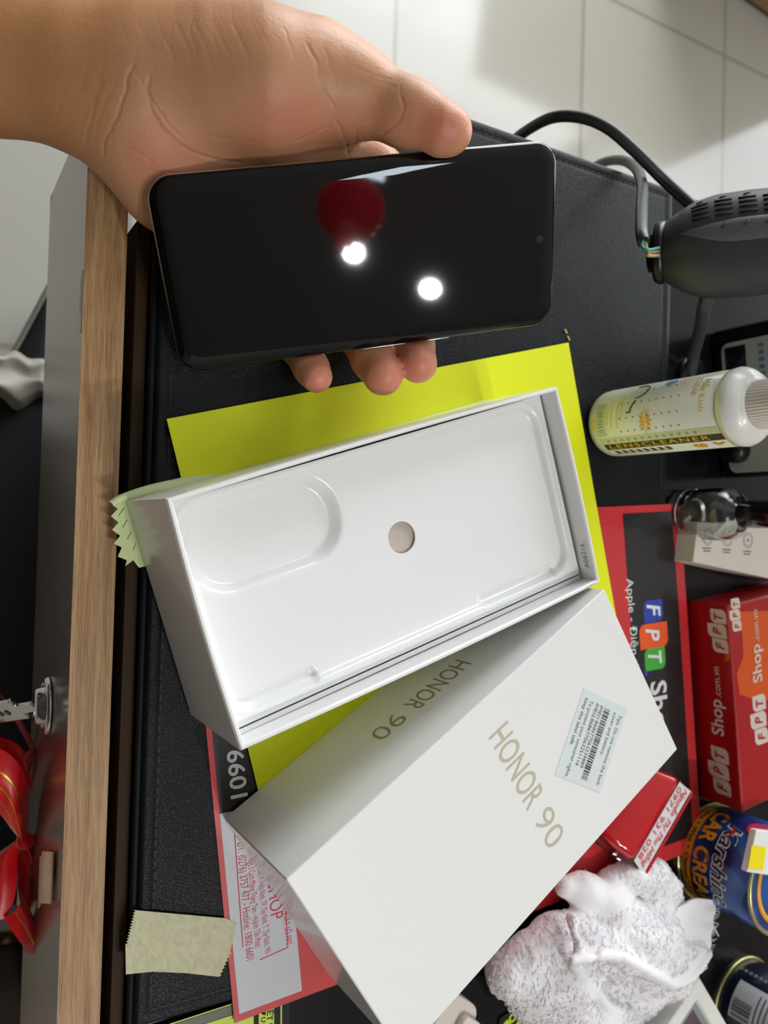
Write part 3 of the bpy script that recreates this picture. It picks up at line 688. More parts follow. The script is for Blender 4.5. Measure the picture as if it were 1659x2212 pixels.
sm_ = _o.modifiers.new('s', 'SMOOTH'); sm_.iterations = 3; sm_.factor = .5
sb = _o.modifiers.new('u', 'SUBSURF'); sb.levels = 1; sb.render_levels = 1
dg = bpy.context.evaluated_depsgraph_get(); me2 = bpy.data.meshes.new_from_object(_o.evaluated_get(dg))
bpy.data.objects.remove(_o); me2.name = 'hand'
n_ = len(me2.vertices); co = np.empty(n_*3); me2.vertices.foreach_get('co', co); co = co.reshape(-1, 3); no = np.empty(n_*3); me2.vertices.foreach_get('normal', no); no = no.reshape(-1, 3)
pix = project(co*1000); front = ((co*1000-CP)*no).sum(1) < 0
def seg_dist(px, py, a, b):
    a = np.array(a, float); b = np.array(b, float); ba = b-a; h = np.clip(((px-a[0])*ba[0]+(py-a[1])*ba[1])/(ba@ba), 0, 1)
    return np.hypot(px-a[0]-h*ba[0], py-a[1]-h*ba[1])
creases = [  # pixels of the palm lines as seen in the hand, depth mm, half width px
    ([(288, 140), (270, 190), (262, 232), (246, 262), (232, 290), (222, 335)], .9, 4.5), ([(222, 178), (204, 222), (196, 262), (186, 300), (180, 318)], .45, 5),
    ([(180, 190), (150, 210), (128, 225), (118, 260)], .2, 7),
    ([(322, 165), (322, 215), (340, 262), (375, 300), (415, 328), (470, 345), (520, 352)], .7, 5), ([(300, 165), (318, 200), (350, 250), (385, 292)], .3, 4),
    ([(412, 32), (412, 72), (425, 120)], .16, 4), ([(452, 38), (462, 78), (470, 110)], .15, 4), ([(372, 45), (368, 92), (372, 130)], .14, 4), ([(505, 50), (520, 92), (545, 128)], .13, 4), ([(552, 45), (572, 80), (584, 120)], .13, 4),
    ([(612, 60), (628, 96), (636, 130)], .22, 4), ([(664, 96), (682, 128), (690, 165), (706, 205), (722, 232)], .55, 4.5), ([(702, 105), (716, 148), (730, 190)], .25, 4), ([(690, 130), (698, 180)], .25, 3),
    ([(722, 256), (702, 276), (672, 292), (640, 306)], .55, 4), ([(715, 268), (690, 298), (665, 318)], .3, 3.5), ([(726, 262), (742, 296), (752, 332)], .7, 4), ([(770, 284), (764, 312), (752, 330)], .6, 3.5),
    ([(868, 212), (870, 240), (862, 262), (838, 282), (828, 288)], .5, 4.5), ([(862, 184), (866, 205), (871, 228)], .3, 4), ([(740, 165), (790, 180), (830, 178), (862, 196)], .22, 4), ([(738, 188), (800, 205), (850, 212)], .18, 4), ([(760, 140), (800, 160), (845, 172)], .18, 4),
    ([(430, 440-150), (500, 300), (560, 310), (620, 300)], .15, 6), ([(240, 310), (290, 325), (330, 350)], .25, 5), ([(260, 372), (310, 368), (345, 372)], .2, 5)]
disp = np.zeros(n_); rs = np.random.RandomState(3)
wob = 1.6*np.sin(pix[:, 1]/9+pix[:, 0]/13)+1.0*np.sin(pix[:, 0]/5-pix[:, 1]/17)
for pl, dep, hw in creases:
    p = smooth_path(np.array([(a, b, 0) for a, b in pl]), 4)[:, :2] if len(pl) > 2 else np.array(pl)
    ds = np.min([seg_dist(pix[:, 0]+wob, pix[:, 1]+wob*.4, p[i], p[i+1]) for i in range(len(p)-1)], axis=0)
    disp -= .65*dep*np.exp(-(ds/(.62*hw))**2)+.06*dep*np.exp(-((ds-2.3*hw)/(1.6*hw))**2)
# fine parallel wrinkles over the base of the thumb and the wrist
wr = np.exp(-(((pix[:, 0]-430)/150)**2+((pix[:, 1]-80)/75)**2))
disp -= .10*wr*np.clip(np.sin(pix[:, 0]/6.5-pix[:, 1]/30+1.2*np.sin(pix[:, 1]/26)), 0, 1)**3
wr = np.exp(-(((pix[:, 0]-215)/75)**2+((pix[:, 1]-230)/120)**2))
disp -= .12*wr*np.clip(np.sin(pix[:, 0]/5.5+pix[:, 1]/22+1.5*np.sin(pix[:, 1]/34)), 0, 1)**3
wr = np.exp(-(((pix[:, 0]-790)/70)**2+((pix[:, 1]-185)/40)**2))
disp -= .10*wr*np.clip(np.sin(pix[:, 1]/3.6+pix[:, 0]/17+np.sin(pix[:, 0]/20)), 0, 1)**3
disp = np.where(front, disp, 0)
co = co+no*(disp*.001)[:, None]; me2.vertices.foreach_set('co', co.ravel())
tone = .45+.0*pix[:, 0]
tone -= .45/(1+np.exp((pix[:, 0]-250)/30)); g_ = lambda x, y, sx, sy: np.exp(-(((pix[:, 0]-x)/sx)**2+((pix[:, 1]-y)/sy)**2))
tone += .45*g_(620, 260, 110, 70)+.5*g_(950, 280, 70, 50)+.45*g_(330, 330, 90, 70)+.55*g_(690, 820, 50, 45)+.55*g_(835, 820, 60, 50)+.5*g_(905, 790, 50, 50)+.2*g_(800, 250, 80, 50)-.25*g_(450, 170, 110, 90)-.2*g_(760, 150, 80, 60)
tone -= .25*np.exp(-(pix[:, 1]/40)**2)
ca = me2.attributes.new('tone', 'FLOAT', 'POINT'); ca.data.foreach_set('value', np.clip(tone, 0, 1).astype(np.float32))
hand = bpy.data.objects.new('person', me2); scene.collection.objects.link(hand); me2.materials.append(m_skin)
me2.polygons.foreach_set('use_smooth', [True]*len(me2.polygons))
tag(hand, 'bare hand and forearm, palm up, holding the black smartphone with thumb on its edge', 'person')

# dark short sleeve the forearm comes out of, outside the picture on the user's side
s0, s1 = deep(-560, 40, 283), deep(-1150, 0, 312); sdv = unit(s1-s0); L_ = np.linalg.norm(s1-s0)
b = MB(); b.lathe([(30, 2), (37.5, 0), (38.5, 6), (40, L_*.5), (46, L_), (30, L_+12), (.01, L_+14)], s0, sdv, 48); b.build('sleeve', Mt('dark_shirt_cotton', (24, 26, 32), .85).m, None)
sl = bpy.data.objects['sleeve']; sl.parent = hand
# ------------------------------------------------------------------ upright things on the far side of the desk
DZ = -3.2
def height_at(base, px):      # height above base whose projection reaches image column px
    lo, hi = 0., 400.
    for _ in range(40):
        m_ = (lo+hi)/2
        if project(base+V3(0, 0, m_))[0] < px: lo = m_
        else: hi = m_
    return lo
def cyl_wrap(c, R, h0, th0, along, sgn=1, lift=.08):
    d0 = unit(V3(*(CP-c)[:2], 0)); x0 = np.cross([0, 0, 1], d0)
    if x0[0] < 0: x0 = -x0          # +theta turns toward +X (image down)
    def P(h, th): return c+V3(0, 0, h)+(R+lift)*(math.cos(th)*d0+math.sin(th)*x0)
    if along: return lambda x, y: P(h0+x, th0-y/R)        # reads up the cylinder
    return lambda x, y: P(h0+y, th0+x/R)                  # reads around
def cyl_patch(b, c, R, h0, h1, t0, t1, mi, lift=.05, n=14):
    w = cyl_wrap(c, R, 0, 0, False, lift=lift); b.grid([[w(t*R, h) for h in np.linspace(h0, h1, 3)] for t in np.linspace(t0, t1, n)], mi)
# lens cleaner bottle
c = at(1314, 917, 0); c[2] = 0
bt = thing('spray_bottle', 'white plastic lens cleaner bottle with yellow and black print standing on the mat', 'bottle', c)
R = 17.6; hs = height_at(c, 1601)
m = Mt('translucent_white_bottle', (224, 224, 204), .35, sss=.0, coat=.3); m_bottle = m.m
MB().lathe([(.01, 0), (13.5, 0), (16.2, 1.6), (17.3, 4.2), (R, 8), (R, hs-.5)], c, (0, 0, 1), 72).build('body', m_bottle, bt)
b = MB(); b.lathe([(R+.25, hs-.4), (R+.5, hs+2.5), (R-.2, hs+4.4), (R-1.8, hs+6.6), (R-4.2, hs+8.2), (12.2, hs+8.9), (11.6, hs+9.6), (.01, hs+9.6)], c, (0, 0, 1), 72); b.build('shoulder', m_white_plastic, bt)
b = MB(); ring = lambda h, r0: [c+V3(0, 0, h)+V3(math.cos(2*math.pi*k/192), math.sin(2*math.pi*k/192), 0)*(r0+(.28 if k % 4 < 2 else 0)) for k in range(192)]
b.loft([ring(hs+9.6, 10.8), ring(hs+9.9, 10.8), ring(hs+33, 10.0), ring(hs+34, 9.4)], smooth=False); b.build('cap', M('ribbed_cream_cap', (238, 230, 222), .45), bt)
b = MB(); olive, yel, gry, blk, blu, wht = 0, 1, 2, 3, 4, 5
cyl_patch(b, c, R, 9, hs-.8, .62, .86, olive)
b.text('LENS CLEANER'.replace(' ', ''), None, None, None, 2.6, width=hs-20, mi=yel, wrap=cyl_wrap(c, R, 12, .80, True, lift=.12), space=1.2)
cyl_patch(b, c, R, 8, hs-1, .40, .60, 6)
for k in range(13): cyl_patch(b, c, R, 13+k*4.4, 14.6+k*4.4, .47, .55, 2, lift=.09, n=4)
for k in range(8):
    h = 12+k*4.6; w = cyl_wrap(c, R, 0, 0, False, lift=.09)
    b.add([w((.93)*R, h), w(.93*R, h+2.6), w(1.06*R, h+4.0), w(1.06*R, h+1.4)], [(0, 1, 2, 3)], blk)
    b.add([w((1.08)*R, h-1), w(1.08*R, h+3.2), w(1.12*R, h+3.4), w(1.12*R, h-.6)], [(0, 1, 2, 3)], blk)
for r_, th in enumerate((-.95, -.55, -.12, .25)):
    for k in range(9):
        if r_ == 0 and k < 3: continue
        h = 24+k*4.4; cyl_patch(b, c, R, h, h+.7, th-.02, th+.02, blk, lift=.09, n=3)
w = cyl_wrap(c, R, 0, 0, False, lift=.14)      # burst
pts = []
for k in range(28):
    t_ = 2*math.pi*k/28; rr = 5.6 if k % 2 == 0 else 3.6; rr *= (1.15 if k % 4 == 0 else 1); pts.append(w((.02)*R+rr*.95*math.sin(t_)*1.15, 40.5+rr*.72*math.cos(t_)))
b.add([w(.02*R, 40.5)]+pts, [(0, 1+k, 1+(k+1) % 28) for k in range(28)], 7)
b.text('DEW', None, None, None, 2.2, width=6.6, mi=wht, wrap=cyl_wrap(c, R, 39.2, -.16, False, lift=.2), bold=.02)
b.text('Mắt Kính', None, None, None, 3.4, width=16.5, mi=yel, wrap=cyl_wrap(c, R, hs-9.5, -.98, False, lift=.12))
b.text('CLEAR', None, None, None, 3.0, width=10.5, mi=yel, wrap=cyl_wrap(c, R, hs-14.2, -1.06, False, lift=.12))
for k, (h, t0, t1) in enumerate(((15.6, -.55, .0), (18.2, -.62, .10), (22.0, -.75, .14), (24.6, -.9, -.1))): cyl_patch(b, c, R, h, h+.8, t0, t1, 8, lift=.07, n=10)
# barcode with its border
for (h0, h1, t0, t1) in ((8.2, 8.5, -.62, .30), (14.0, 14.3, -.62, .30), (8.2, 14.3, -.63, -.60), (8.2, 14.3, .29, .32)): cyl_patch(b, c, R, h0, h1, t0, t1, gry, lift=.09, n=10)
random.seed(2); t_ = -.56
while t_ < .22:
    d_ = random.choice((.02, .035, .055)); cyl_patch(b, c, R, 9.2, 13.2, t_, t_+d_, gry, lift=.09, n=3); t_ += d_+random.choice((.02, .03))
cyl_patch(b, c, R, 5.8, 7.4, -.2, .12, yel, lift=.09, n=6)
w2_ = cyl_wrap(c, R, 0, 0, False, lift=.15)     # drawn magnifier-like mark and blue splash
b.tube([w2_(-.95*R+4.6*math.sin(q), 33.+5.6*math.cos(q)) for q in np.linspace(-2.2, 1.6, 14)], .28, 5, mi=blk, res=0)
b.tube([w2_(-.60*R, 33.5), w2_(-.42*R, 31.5), w2_(-.26*R, 31.0), w2_(-.27*R, 28.8)], .42, 5, mi=blk, res=0)
pts = [w2_(-.9*R+3.2*math.sin(q), 33+4.2*math.cos(q)) for q in np.linspace(0, 2*math.pi, 20, endpoint=False)]; b.add([w2_(-.9*R, 33)]+pts, [(0, 1+k, 1+(k+1) % 20) for k in range(20)], 9)
pts = [w2_(-1.15*R+2.6*math.sin(q)*(1+.2*math.sin(5*q)), 50+3.6*math.cos(q)) for q in np.linspace(0, 2*math.pi, 20, endpoint=False)]; b.add([w2_(-1.15*R, 50)]+pts, [(0, 1+k, 1+(k+1) % 20) for k in range(20)], blu)
for k in range(5): b.tube([w2_((1.12)*R, hs-18+k*1.0), w2_((1.0-.05*(k % 2))*R, hs-19.5+k*1.7)], .5, 5, mi=7, res=0)
b.tube([w2_(.95*R, hs-8), w2_(1.05*R, hs-6), w2_(.98*R, hs-2.5)], .6, 5, mi=yel, res=0)
b.build('printed_label', [M('olive_black_print', (56, 60, 34), .5), m_yellow_print, M('grey_print', (150, 152, 138), .5), m_black_ink, M('light_blue_print', (120, 190, 225), .5), m_white_print, M('pale_olive_print', (202, 202, 168), .5), M('amber_print', (238, 172, 24), .5), M('faded_yellow_print', (220, 208, 120), .5), M('pale_drop_print', (206, 220, 222), .5)], bt)

# clear bottle with tall black cap
m_clear = Mt('clear_glass', (235, 238, 236), .03, trans=1, ior=1.47); m_clear = m_clear.m
c = at(1474, 1111, DZ); c[2] = DZ
cb = thing('glass_bottle', 'small clear glass bottle with a tall black cap standing behind the red bag corner', 'bottle', c)
hs = height_at(c, 1600)
MB().lathe([(.01, 0), (12.5, 0), (14.2, 1), (14.6, 3), (14.6, hs-8), (13.6, hs-4), (10, hs-.8), (6.4, hs), (6.2, hs+3), (5.2, hs+3), (5.2, hs-1), (9.5, hs-3), (12, hs-7), (12.6, hs-10), (12.6, 8), (10.5, 5), (.01, 5)], c, (0, 0, 1), 56).build('glass', m_clear, cb)
MB().lathe([(.01, 5.2), (12.4, 5.4), (12.5, hs*.14), (.01, hs*.14)], c, (0, 0, 1), 40).build('liquid', M('brownish_liquid', (150, 130, 105), .1, trans=.8), cb)
MB().lathe([(6.6, hs+1.5), (7.4, hs+2), (7.4, hs+40), (6.6, hs+41), (.01, hs+41)], c, (0, 0, 1), 48).build('cap', M('glossy_black_cap', (12, 13, 13), .18, coat=.5), cb)

# white card box with printed icons
za = 14.
q = [at(1508, 1128, za), at(1497, 1214, za), at(1700, 1258, za), at(1712, 1140, za)]
wb = thing('white_carton', 'flat off-white carton with small printed icons lying behind the clear glass bottle', 'carton', at(1580, 1190, DZ))
MB().prism([p[:2] for p in q], DZ, za).build('carton', M('off_white_card', (214, 206, 194), .5), wb, bevel=.4)
b = MB()
for px, py in ((1529, 1160), (1572, 1163), (1616, 1167)):
    P = at(px, py, za+.1)
    for r_ in (4.6, 3.6): b.lathe([(r_-.25, 0), (r_+.05, 0)], P, (0, 0, 1), 28, closed=True)
    b.lathe([(.01, 0), (.9, 0)], P, (0, 0, 1), 14)
    for k, (dx, w_) in enumerate(((24, 7.5), (30, 6))):
        Q = at(px-2, py+dx, za+.1); b.box(Q-V3(.35, w_/2, 0), (.8, 0, 0), (0, w_, 0), (0, 0, .05))
b.build('printed_icons', m_grey_ink, wb)

# bench device with white panel
fA, fB = at(1533, 716, DZ), at(1556, 1034, DZ); fd = unit(fB-fA); fn = V3(-fd[1], fd[0], 0); fn = fn if fn[1] > 0 else -fn; FW = np.linalg.norm(fB-fA)
dv = thing('bench_device', 'black bench device with pale front panel, dark display and round knob at the far right', 'device', fA+fd*FW/2)
MB().box(fA, fd*FW, fn*85, V3(0, 0, 118)).build('casing', m_blackplastic, dv, bevel=3, seg=3)
panel_m = M('pale_grey_panel', (168, 170, 166), .5)
def face_pt(px, py, off=.0): return hit(px, py, fA-fn*off, fn)
pA = face_pt(1556, 745, .6); x0 = (pA-fA)@fd; x1 = (face_pt(1582, 1022, .6)-fA)@fd; z0 = 7.5
pl = [fA+fd*(x0+x1)/2+V3(0, 0, (z0+108)/2)-fn*.9 + fd*u_ + V3(0, 0, 1)*v_ for u_, v_ in rrect(x1-x0, 108-z0, 5, 6)]
b = MB(); b.loft([[p+fn*.9 for p in pl], pl]); b.build('front_panel', panel_m, dv)
def fp(x, z, o): return fA+fd*x-fn*o+V3(0, 0, z-DZ)
xd = [(face_pt(1570, y, 1)-fA)@fd for y in (752, 808)]; zd = [face_pt(x, 780, 1)[2] for x in (1567, 1612)]
b = MB(); b.box(fp(xd[0], zd[0], 1.2), fd*22, V3(0, 0, zd[1]-zd[0]), fn*.6); b.build('display', M('dark_display', (22, 24, 30), .12, coat=.6), dv)
kx = (face_pt(1590, 972, 3)-fA)@fd; kz = face_pt(1590, 972, 3)[2]-DZ
b = MB(); b.lathe([(7.8, -1), (7.8, 5), (7, 8), (6.2, 8.8), (.01, 8.8)], fA+fd*kx+V3(0, 0, kz), -fn, 40); b.box(fA+fd*kx+V3(0, 0, kz)-fn*8.6-fd*.8-V3(0, 0, 6), fd*1.6, V3(0, 0, 12), -fn*1.4); b.build('knob', m_blackplastic, dv)
b = MB()
for k in range(5): b.box(fp(xd[0]+1+k*4, zd[1]+5-DZ, 1.1), fd*2.2, V3(0, 0, 3.2), fn*.1)
b.build('blue_marks', M('blue_grey_print', (86, 120, 160), .5), dv)

# scanner-like head on a stand, with cables
A = deep(1428, 546, 395); ad = unit(deep(1660, 522, 372)-A); sx = unit(np.cross(ad, CF)); sz = np.cross(sx, ad)
if sx@CU < 0: sx = -sx            # sx points up in the picture, sz toward the lens
if sz@CF > 0: sz = -sz
sc = thing('handheld_scanner', 'dark grey rounded scanner head with rows of vent slots, its cable end frayed', 'scanner', A)
mpp = lambda s_: np.linalg.norm(deep(1500, 540, (A-CP)@CF)-deep(1501, 540, (A-CP)@CF))
k_ = ((A-CP)@CF)/FPX
prof = [(1, 56, 0), (3, 66, 0), (9.5, 84, 0), (16, 98, 0), (25, 106, 0), (40, 107, 0), (53, 104, 0), (80, 98, 0), (110, 90, 0), (135, 60, 0)]
def sring(s_, r_, off, n=64, sup=.85):
    out = []
    for q in range(n):
        t_ = 2*math.pi*q/n; cx, cy = math.cos(t_), math.sin(t_)
        out.append(A+ad*s_+sx*(r_*k_*cx+off*k_*0)+sz*(r_*k_*cy*.8))
    return out
b = MB(); b.loft([sring(*p) for p in prof]); b.build('head', m_darkgrey, sc)
b = MB(); b.loft([sring(*p) for p in ((-6, 34, 0), (-5.5, 40, 0), (-3, 42, 0), (-2.6, 62, 0), (-.5, 67, 0), (2, 66, 0), (2.6, 58, 0))]); b.build('collar', m_blackplastic, sc)
def spt(s_, t_, lift=0.2):
    r_ = np.interp(s_, [p[0] for p in prof], [p[1] for p in prof])*k_; return A+ad*s_+sx*((r_+lift)*math.cos(t_))+sz*((r_+lift)*.8*math.sin(t_))
b = MB()
for r_ in range(4):
    for k in range(7):
        t0 = .82+r_*.13; s0 = 15+k*10.2+r_*.5
        b.tube([spt(s0, t0, .0), spt(s0+3.7, t0-.012, .0), spt(s0+7.4, t0-.02, .0)], .62, 8, res=0)
b.build('vent_slots', M('slot_black', (8, 8, 9), .7), sc)
b = MB(); g = []
for s_ in np.linspace(11, 100, 26):
    e_ = min(1, (s_-11)/26); ta = 1.44-.12*e_; tb = 1.46+.30*math.sin(e_*math.pi/2); g.append([spt(s_, ta+(tb-ta)*q, .3+(1.3*e_)*(1-(2*q-1)**4)) for q in np.linspace(0, 1, 9)])
b.grid(g); b.build('moulded_fin', M('mid_grey_plastic', (92, 95, 98), .4), sc)
b = MB()
for k in range(6): b.tube([spt(17+k*10.2, .70, .1), spt(19.5+k*10.2, .62, .3)], .4, 6, res=0); b.tube([spt(30+k*9, 1.50, 1.7), spt(32.5+k*9, 1.43, 1.7)], .4, 6, res=0)
b.build('ridges', m_darkgrey, sc)
st_ = thing('scanner_stand', 'thin dark stand rod rising from the desk to the scanner head', 'stand', at(1492, 800, DZ))
P0 = A+ad*36-sz*10
b = MB(); b.tube([A+ad*24-sx*12-sz*10, at(1522, 660, 45), at(1514, 705, 28), at(1500, 760, 8), at(1490, 812, DZ+1)], 3.4, 14); b.build('rod', m_darkgrey, st_)
b = MB(); b.lathe([(.01, 0), (12, 0), (12, 2.5), (10, 4), (.01, 4)], at(1492, 815, DZ), (0, 0, 1), 48); b.build('base', m_blackplastic, st_)
c1 = thing('power_cable', 'thick black cable arching over the mat edge in front of the tiles toward the scanner', 'cable', at(1290, 262, 0))
MB().tube([at(1060, 345, -60), at(1100, 312, -40), at(1135, 284, -22), at(1190, 255, 0), at(1250, 253, 14), at(1310, 275, 24), at(1370, 325, 30), at(1430, 385, 34), at(1490, 440, 36), at(1560, 500, 40)], 2.9, 14).build('sheath', m_rubber, c1)
c2 = thing('short_cable', 'shorter black cable bending down to frayed wires beside the scanner collar', 'cable', at(1385, 380, 0))
MB().tube([at(1262, 375, -60), at(1300, 352, -30), at(1340, 346, -6), at(1372, 362, 12), at(1387, 398, 30), at(1386, 450, 55), at(1386, 500, 72), at(1390, 524, 76)], 2.7, 14).build('sheath', m_rubber, c2)
b = MB(); cw = [M('green_wire', (60, 150, 130), .5), M('copper_wire', (150, 110, 80), .5), M('tan_wire', (180, 160, 120), .5)]
for k in range(3):
    o_ = k*.9-.9; b.tube([at(1391+o_*3, 518, 76), at(1393+o_*6, 533+k*5, 77), at(1402, 540+k*6, 78), A+sx*(2-k*2)+sz*2], .75, 8, mi=k)
b.build('frayed_wires', cw, c2)

# red shop carton
rA, rB = at(1481, 1298, DZ), at(1512, 1722, DZ); rd = unit(rB-rA); rn = V3(-rd[1], rd[0], 0); rn = rn if rn[1] > 0 else -rn; RW = np.linalg.norm(rB-rA); RH_ = height_at(rA, 1572)
m = Mt('glossy_red_carton', (160, 2, 8), .32, coat=.15); nz = m.noise(9, 2); m_rbox = m.m
rb = thing('red_carton', 'bright red shop carton with pale logos and orange patches behind the paper bag', 'carton', rA+rd*RW/2)
MB().box(rA, rd*RW, rn*130, V3(0, 0, RH_)).build('carton', m_rbox, rb, bevel=1.0)
b = MB()
fr_ = lambda x, z: rA+rd*x+V3(0, 0, z)-rn*.1; tp_ = lambda x, y: rA+rd*x+rn*y+V3(0, 0, RH_+.1)
LU = V3(0, 0, -1)
def leaf(b, P, R, U, w, h, mi):
    pts = []; r = min(w, h)*.4
    for (x, y, rr, a0) in ((w/2, h/2, 0, 0), (-w/2, h/2, r, 90), (-w/2, -h/2, 0, 180), (w/2, -h/2, r, 270)):
        if rr == 0: pts.append((x, y)); continue
        for q_ in range(6):
            t_ = math.radians(a0+18*q_); pts.append((x-math.copysign(rr, x)+rr*math.cos(t_), y-math.copysign(rr, y)+rr*math.sin(t_)))
    b.add([P+R*x+U*y for x, y in pts], [list(range(len(pts)))], mi)
def logo(b, P, R, U, s, txt=True):
    N_ = np.cross(R, U)*.12
    for k, ch in enumerate('FPT'):
        Q = P+R*(k*s*1.02)+U*(.18*s if k == 1 else 0); leaf(b, Q, R, U, s*.98, s*1.25 if k != 1 else s*1.5, 0)
        b.text(ch, Q+N_-R*s*.25-U*s*.33, R, U, s*.66, width=s*.48, mi=1, bold=.02, lift=.05, shear=.2)
    if txt:
        b.text('Shop', P+R*(3.3*s)-U*s*.4+N_, R, U, s*.85, width=s*2.3, mi=0, bold=.02, lift=.05); b.text('.com.vn', P+R*(5.75*s)-U*s*.4+N_, R, U, s*.5, width=s*1.9, mi=0, lift=.05)
R1, Uf, Ut = -rd, V3(0, 0, -1), -rn
on_f = lambda px, py: hit(px, py, rA-rn*.15, rn); on_t = lambda px, py: at(px, py, DZ+RH_+.15)
for (px, py, s_, tx) in ((1556, 1395, 8.2, False), (1560, 1700, 9.2, True)): logo(b, on_f(px, py), R1, Uf, s_, tx)
logo(b, on_t(1645, 1590), R1, Ut, 9.5, True)
logo(b, on_t(1592, 1352), R1, Ut, 6.2, False)
b.build('printed_logos', [M('pale_logo_print', (206, 190, 178), .5), m_rbox], rb)
b = MB(); pts = [(1588, 1322), (1700, 1318), (1712, 1505), (1640, 1515), (1598, 1500), (1592, 1455), (1606, 1420), (1604, 1370)]
b.add([on_t(x, y)-V3(0, 0, .08) for x, y in pts], [list(range(len(pts)))], 0)
pts = [(1565, 1385), (1574, 1372), (1577, 1425), (1566, 1430)]; b.add([on_f(x, y)+rn*.08 for x, y in pts], [list(range(4))], 0)
b.build('orange_patches', M('orange_carton_print', (206, 78, 10), .35), rb)

# round tins
def tin(name, label, px, py, R, ht, cols, group=None):
    c = at(px, py, DZ); c[2] = DZ; t = thing(name, label, 'tin', c, group); return c, t
c, t = tin('car_cream_tin', 'blue and purple round car cream tin with yellow lettering between red carton and towel', 1531, 1838, 29, 50, 0)
R = 28.; hs = height_at(c, 1690)
m = Mt('blue_printed_tin', (30, 60, 150), .3, metal=.2, coat=.4); m.color(m.ramp(m.noise(28, 3, (1, 1, 1.6)), [(.35, (20, 22, 74)), (.5, (26, 84, 160)), (.62, (40, 34, 104)), (.75, (24, 110, 170))])); m_tin = m.m
m_goldrim = M('brass_tin_rim', (180, 172, 120), .3, metal=.8)
MB().lathe([(.01, 0), (R-1, 0), (R, 1), (R, hs-1), (R-.6, hs)], c, (0, 0, 1), 80).build('body', m_tin, t)
for h in (.8, hs): MB().lathe([(R-.6, h-1.3), (R+.9, h-.9), (R+1.1, h), (R+.6, h+.8), (R-.8, h+.6), (R-1.4, h-.4)], c, (0, 0, 1), 80, closed=True).build('rim', m_goldrim, t)
b = MB(); b.lathe([(R-1.2, hs-.6), (R-2, hs-2.6), (R-5, hs-2.6), (R-5.2, hs+.2), (R-7.4, hs+.6), (R-8, hs-.6), (.01, hs-.6)], c, (0, 0, 1), 80); b.build('lid', M('dark_olive_lid', (52, 46, 30), .35, coat=.3), t)
b = MB(); b.lathe([(R-5.1, hs+.3), (R-5.2, hs+.9), (R-7.6, hs+.9), (R-7.8, hs+.3)], c, (0, 0, 1), 80, closed=True)
for k in range(26):
    a = 2*math.pi*k/26; p = c+V3(0, 0, hs-.4); r0 = R-8.4
    b.add([p+V3(math.cos(a-.1)*r0, math.sin(a-.1)*r0, 0), p+V3(math.cos(a+.1)*r0, math.sin(a+.1)*r0, 0), p+V3(math.cos(a)*(r0-4), math.sin(a)*(r0-4), 0)], [(0, 1, 2)])
b.build('lid_ring', M('amber_lid_print', (232, 160, 24), .4), t)
b = MB(); cyl_patch(b, c, R, 3.5, 9.0, -1.0, 1.3, 0, n=24); 
b.text('Silica + Wax + Cleaner', None, None, None, 2.6, width=46, mi=1, wrap=cyl_wrap(c, R, 5.0, -.9, False, lift=.12), bold=.02)
b.text('CAR CREAM', None, None, None, 9.0, width=62, mi=0, wrap=cyl_wrap(c, R, 11.0, -.95, False, lift=.1), bold=.03)
b.text('Karshine', None, None, None, 9.5, width=50, mi=2, wrap=cyl_wrap(c, R, 23.0, -.72, False, lift=.10), bold=.05, shear=.3)
b.text('Karshine', None, None, None, 9.2, width=49.2, mi=1, wrap=cyl_wrap(c, R, 23.1, -.71, False, lift=.2), bold=.012, shear=.3)
w = cyl_wrap(c, R, 0, 0, False, lift=.26); b.add([w(-.72*R+1, 26), w(-.72*R+5, 29), w(-.72*R+12, 25), w(-.72*R+4.5, 26.5)], [(0, 1, 2, 3)], 3)
pts = [w(-.85*R+5.4*math.sin(q), hs-10+5.4*math.cos(q)) for q in np.linspace(0, 2*math.pi, 24, endpoint=False)]; b.add([w(-.85*R, hs-10)]+pts, [(0, 1+k, 1+(k+1) % 24) for k in range(24)], 3)
b.build('printed_label', [M('amber_tin_print', (236, 158, 30), .4), m_black_ink, m_white_print, M('crimson_print', (190, 30, 60), .4)], t)
b = MB(); P = [at(1634, 1793, DZ+hs+5), at(1614, 1884, DZ+hs+5), at(1668, 1892, DZ+hs+5), at(1690, 1800, DZ+hs+5)]
b.prism([p[:2] for p in P], DZ+hs+1.2, DZ+hs+5); pc = b.build('small_white_carton', M('white_card_side', (228, 226, 222), .5), bevel=.4)
tag(pc, 'small white carton with a yellow square lying on top of the car cream tin', 'carton')
z_ = DZ+hs+5.1; b = MB(); b.prism([at(x, y, z_)[:2] for x, y in ((1624, 1826), (1616, 1876), (1648, 1880), (1656, 1830))], z_, z_+.05); o = b.build('yellow_print', M('bright_yellow_print', (240, 218, 10), .4)); o.parent = pc
b = None
c, t = tin('dark_round_tin', 'navy black round tin with white barcode label in the lower right corner', 1604, 2166, 27, 50, 0)
R = 27.; hs = 46
m_navy = M('navy_printed_tin', (16, 22, 42), .3, coat=.4)
MB().lathe([(.01, 0), (R-1, 0), (R, 1), (R, hs-1), (.01, hs)], c, (0, 0, 1), 80).build('body', m_navy, t)
for h in (.8, hs): MB().lathe([(R-.6, h-1.3), (R+.9, h-.9), (R+1.1, h), (R+.6, h+.8), (R-.8, h+.6), (R-1.4, h-.4)], c, (0, 0, 1), 80, closed=True).build('rim', m_goldrim, t)
b = MB(); cyl_patch(b, c, R, 9, 40, -.42, .38, 0, n=12); lab = b.build('label_sticker', M('grey_white_label', (196, 196, 200), .5), t)
b = MB(); t_ = -.02
random.seed(9)
while t_ < .36:
    d_ = random.choice((.012, .02, .035)); cyl_patch(b, c, R, 10, 22, t_, t_+d_, 0, lift=.1, n=3); t_ += d_+random.choice((.012, .022))
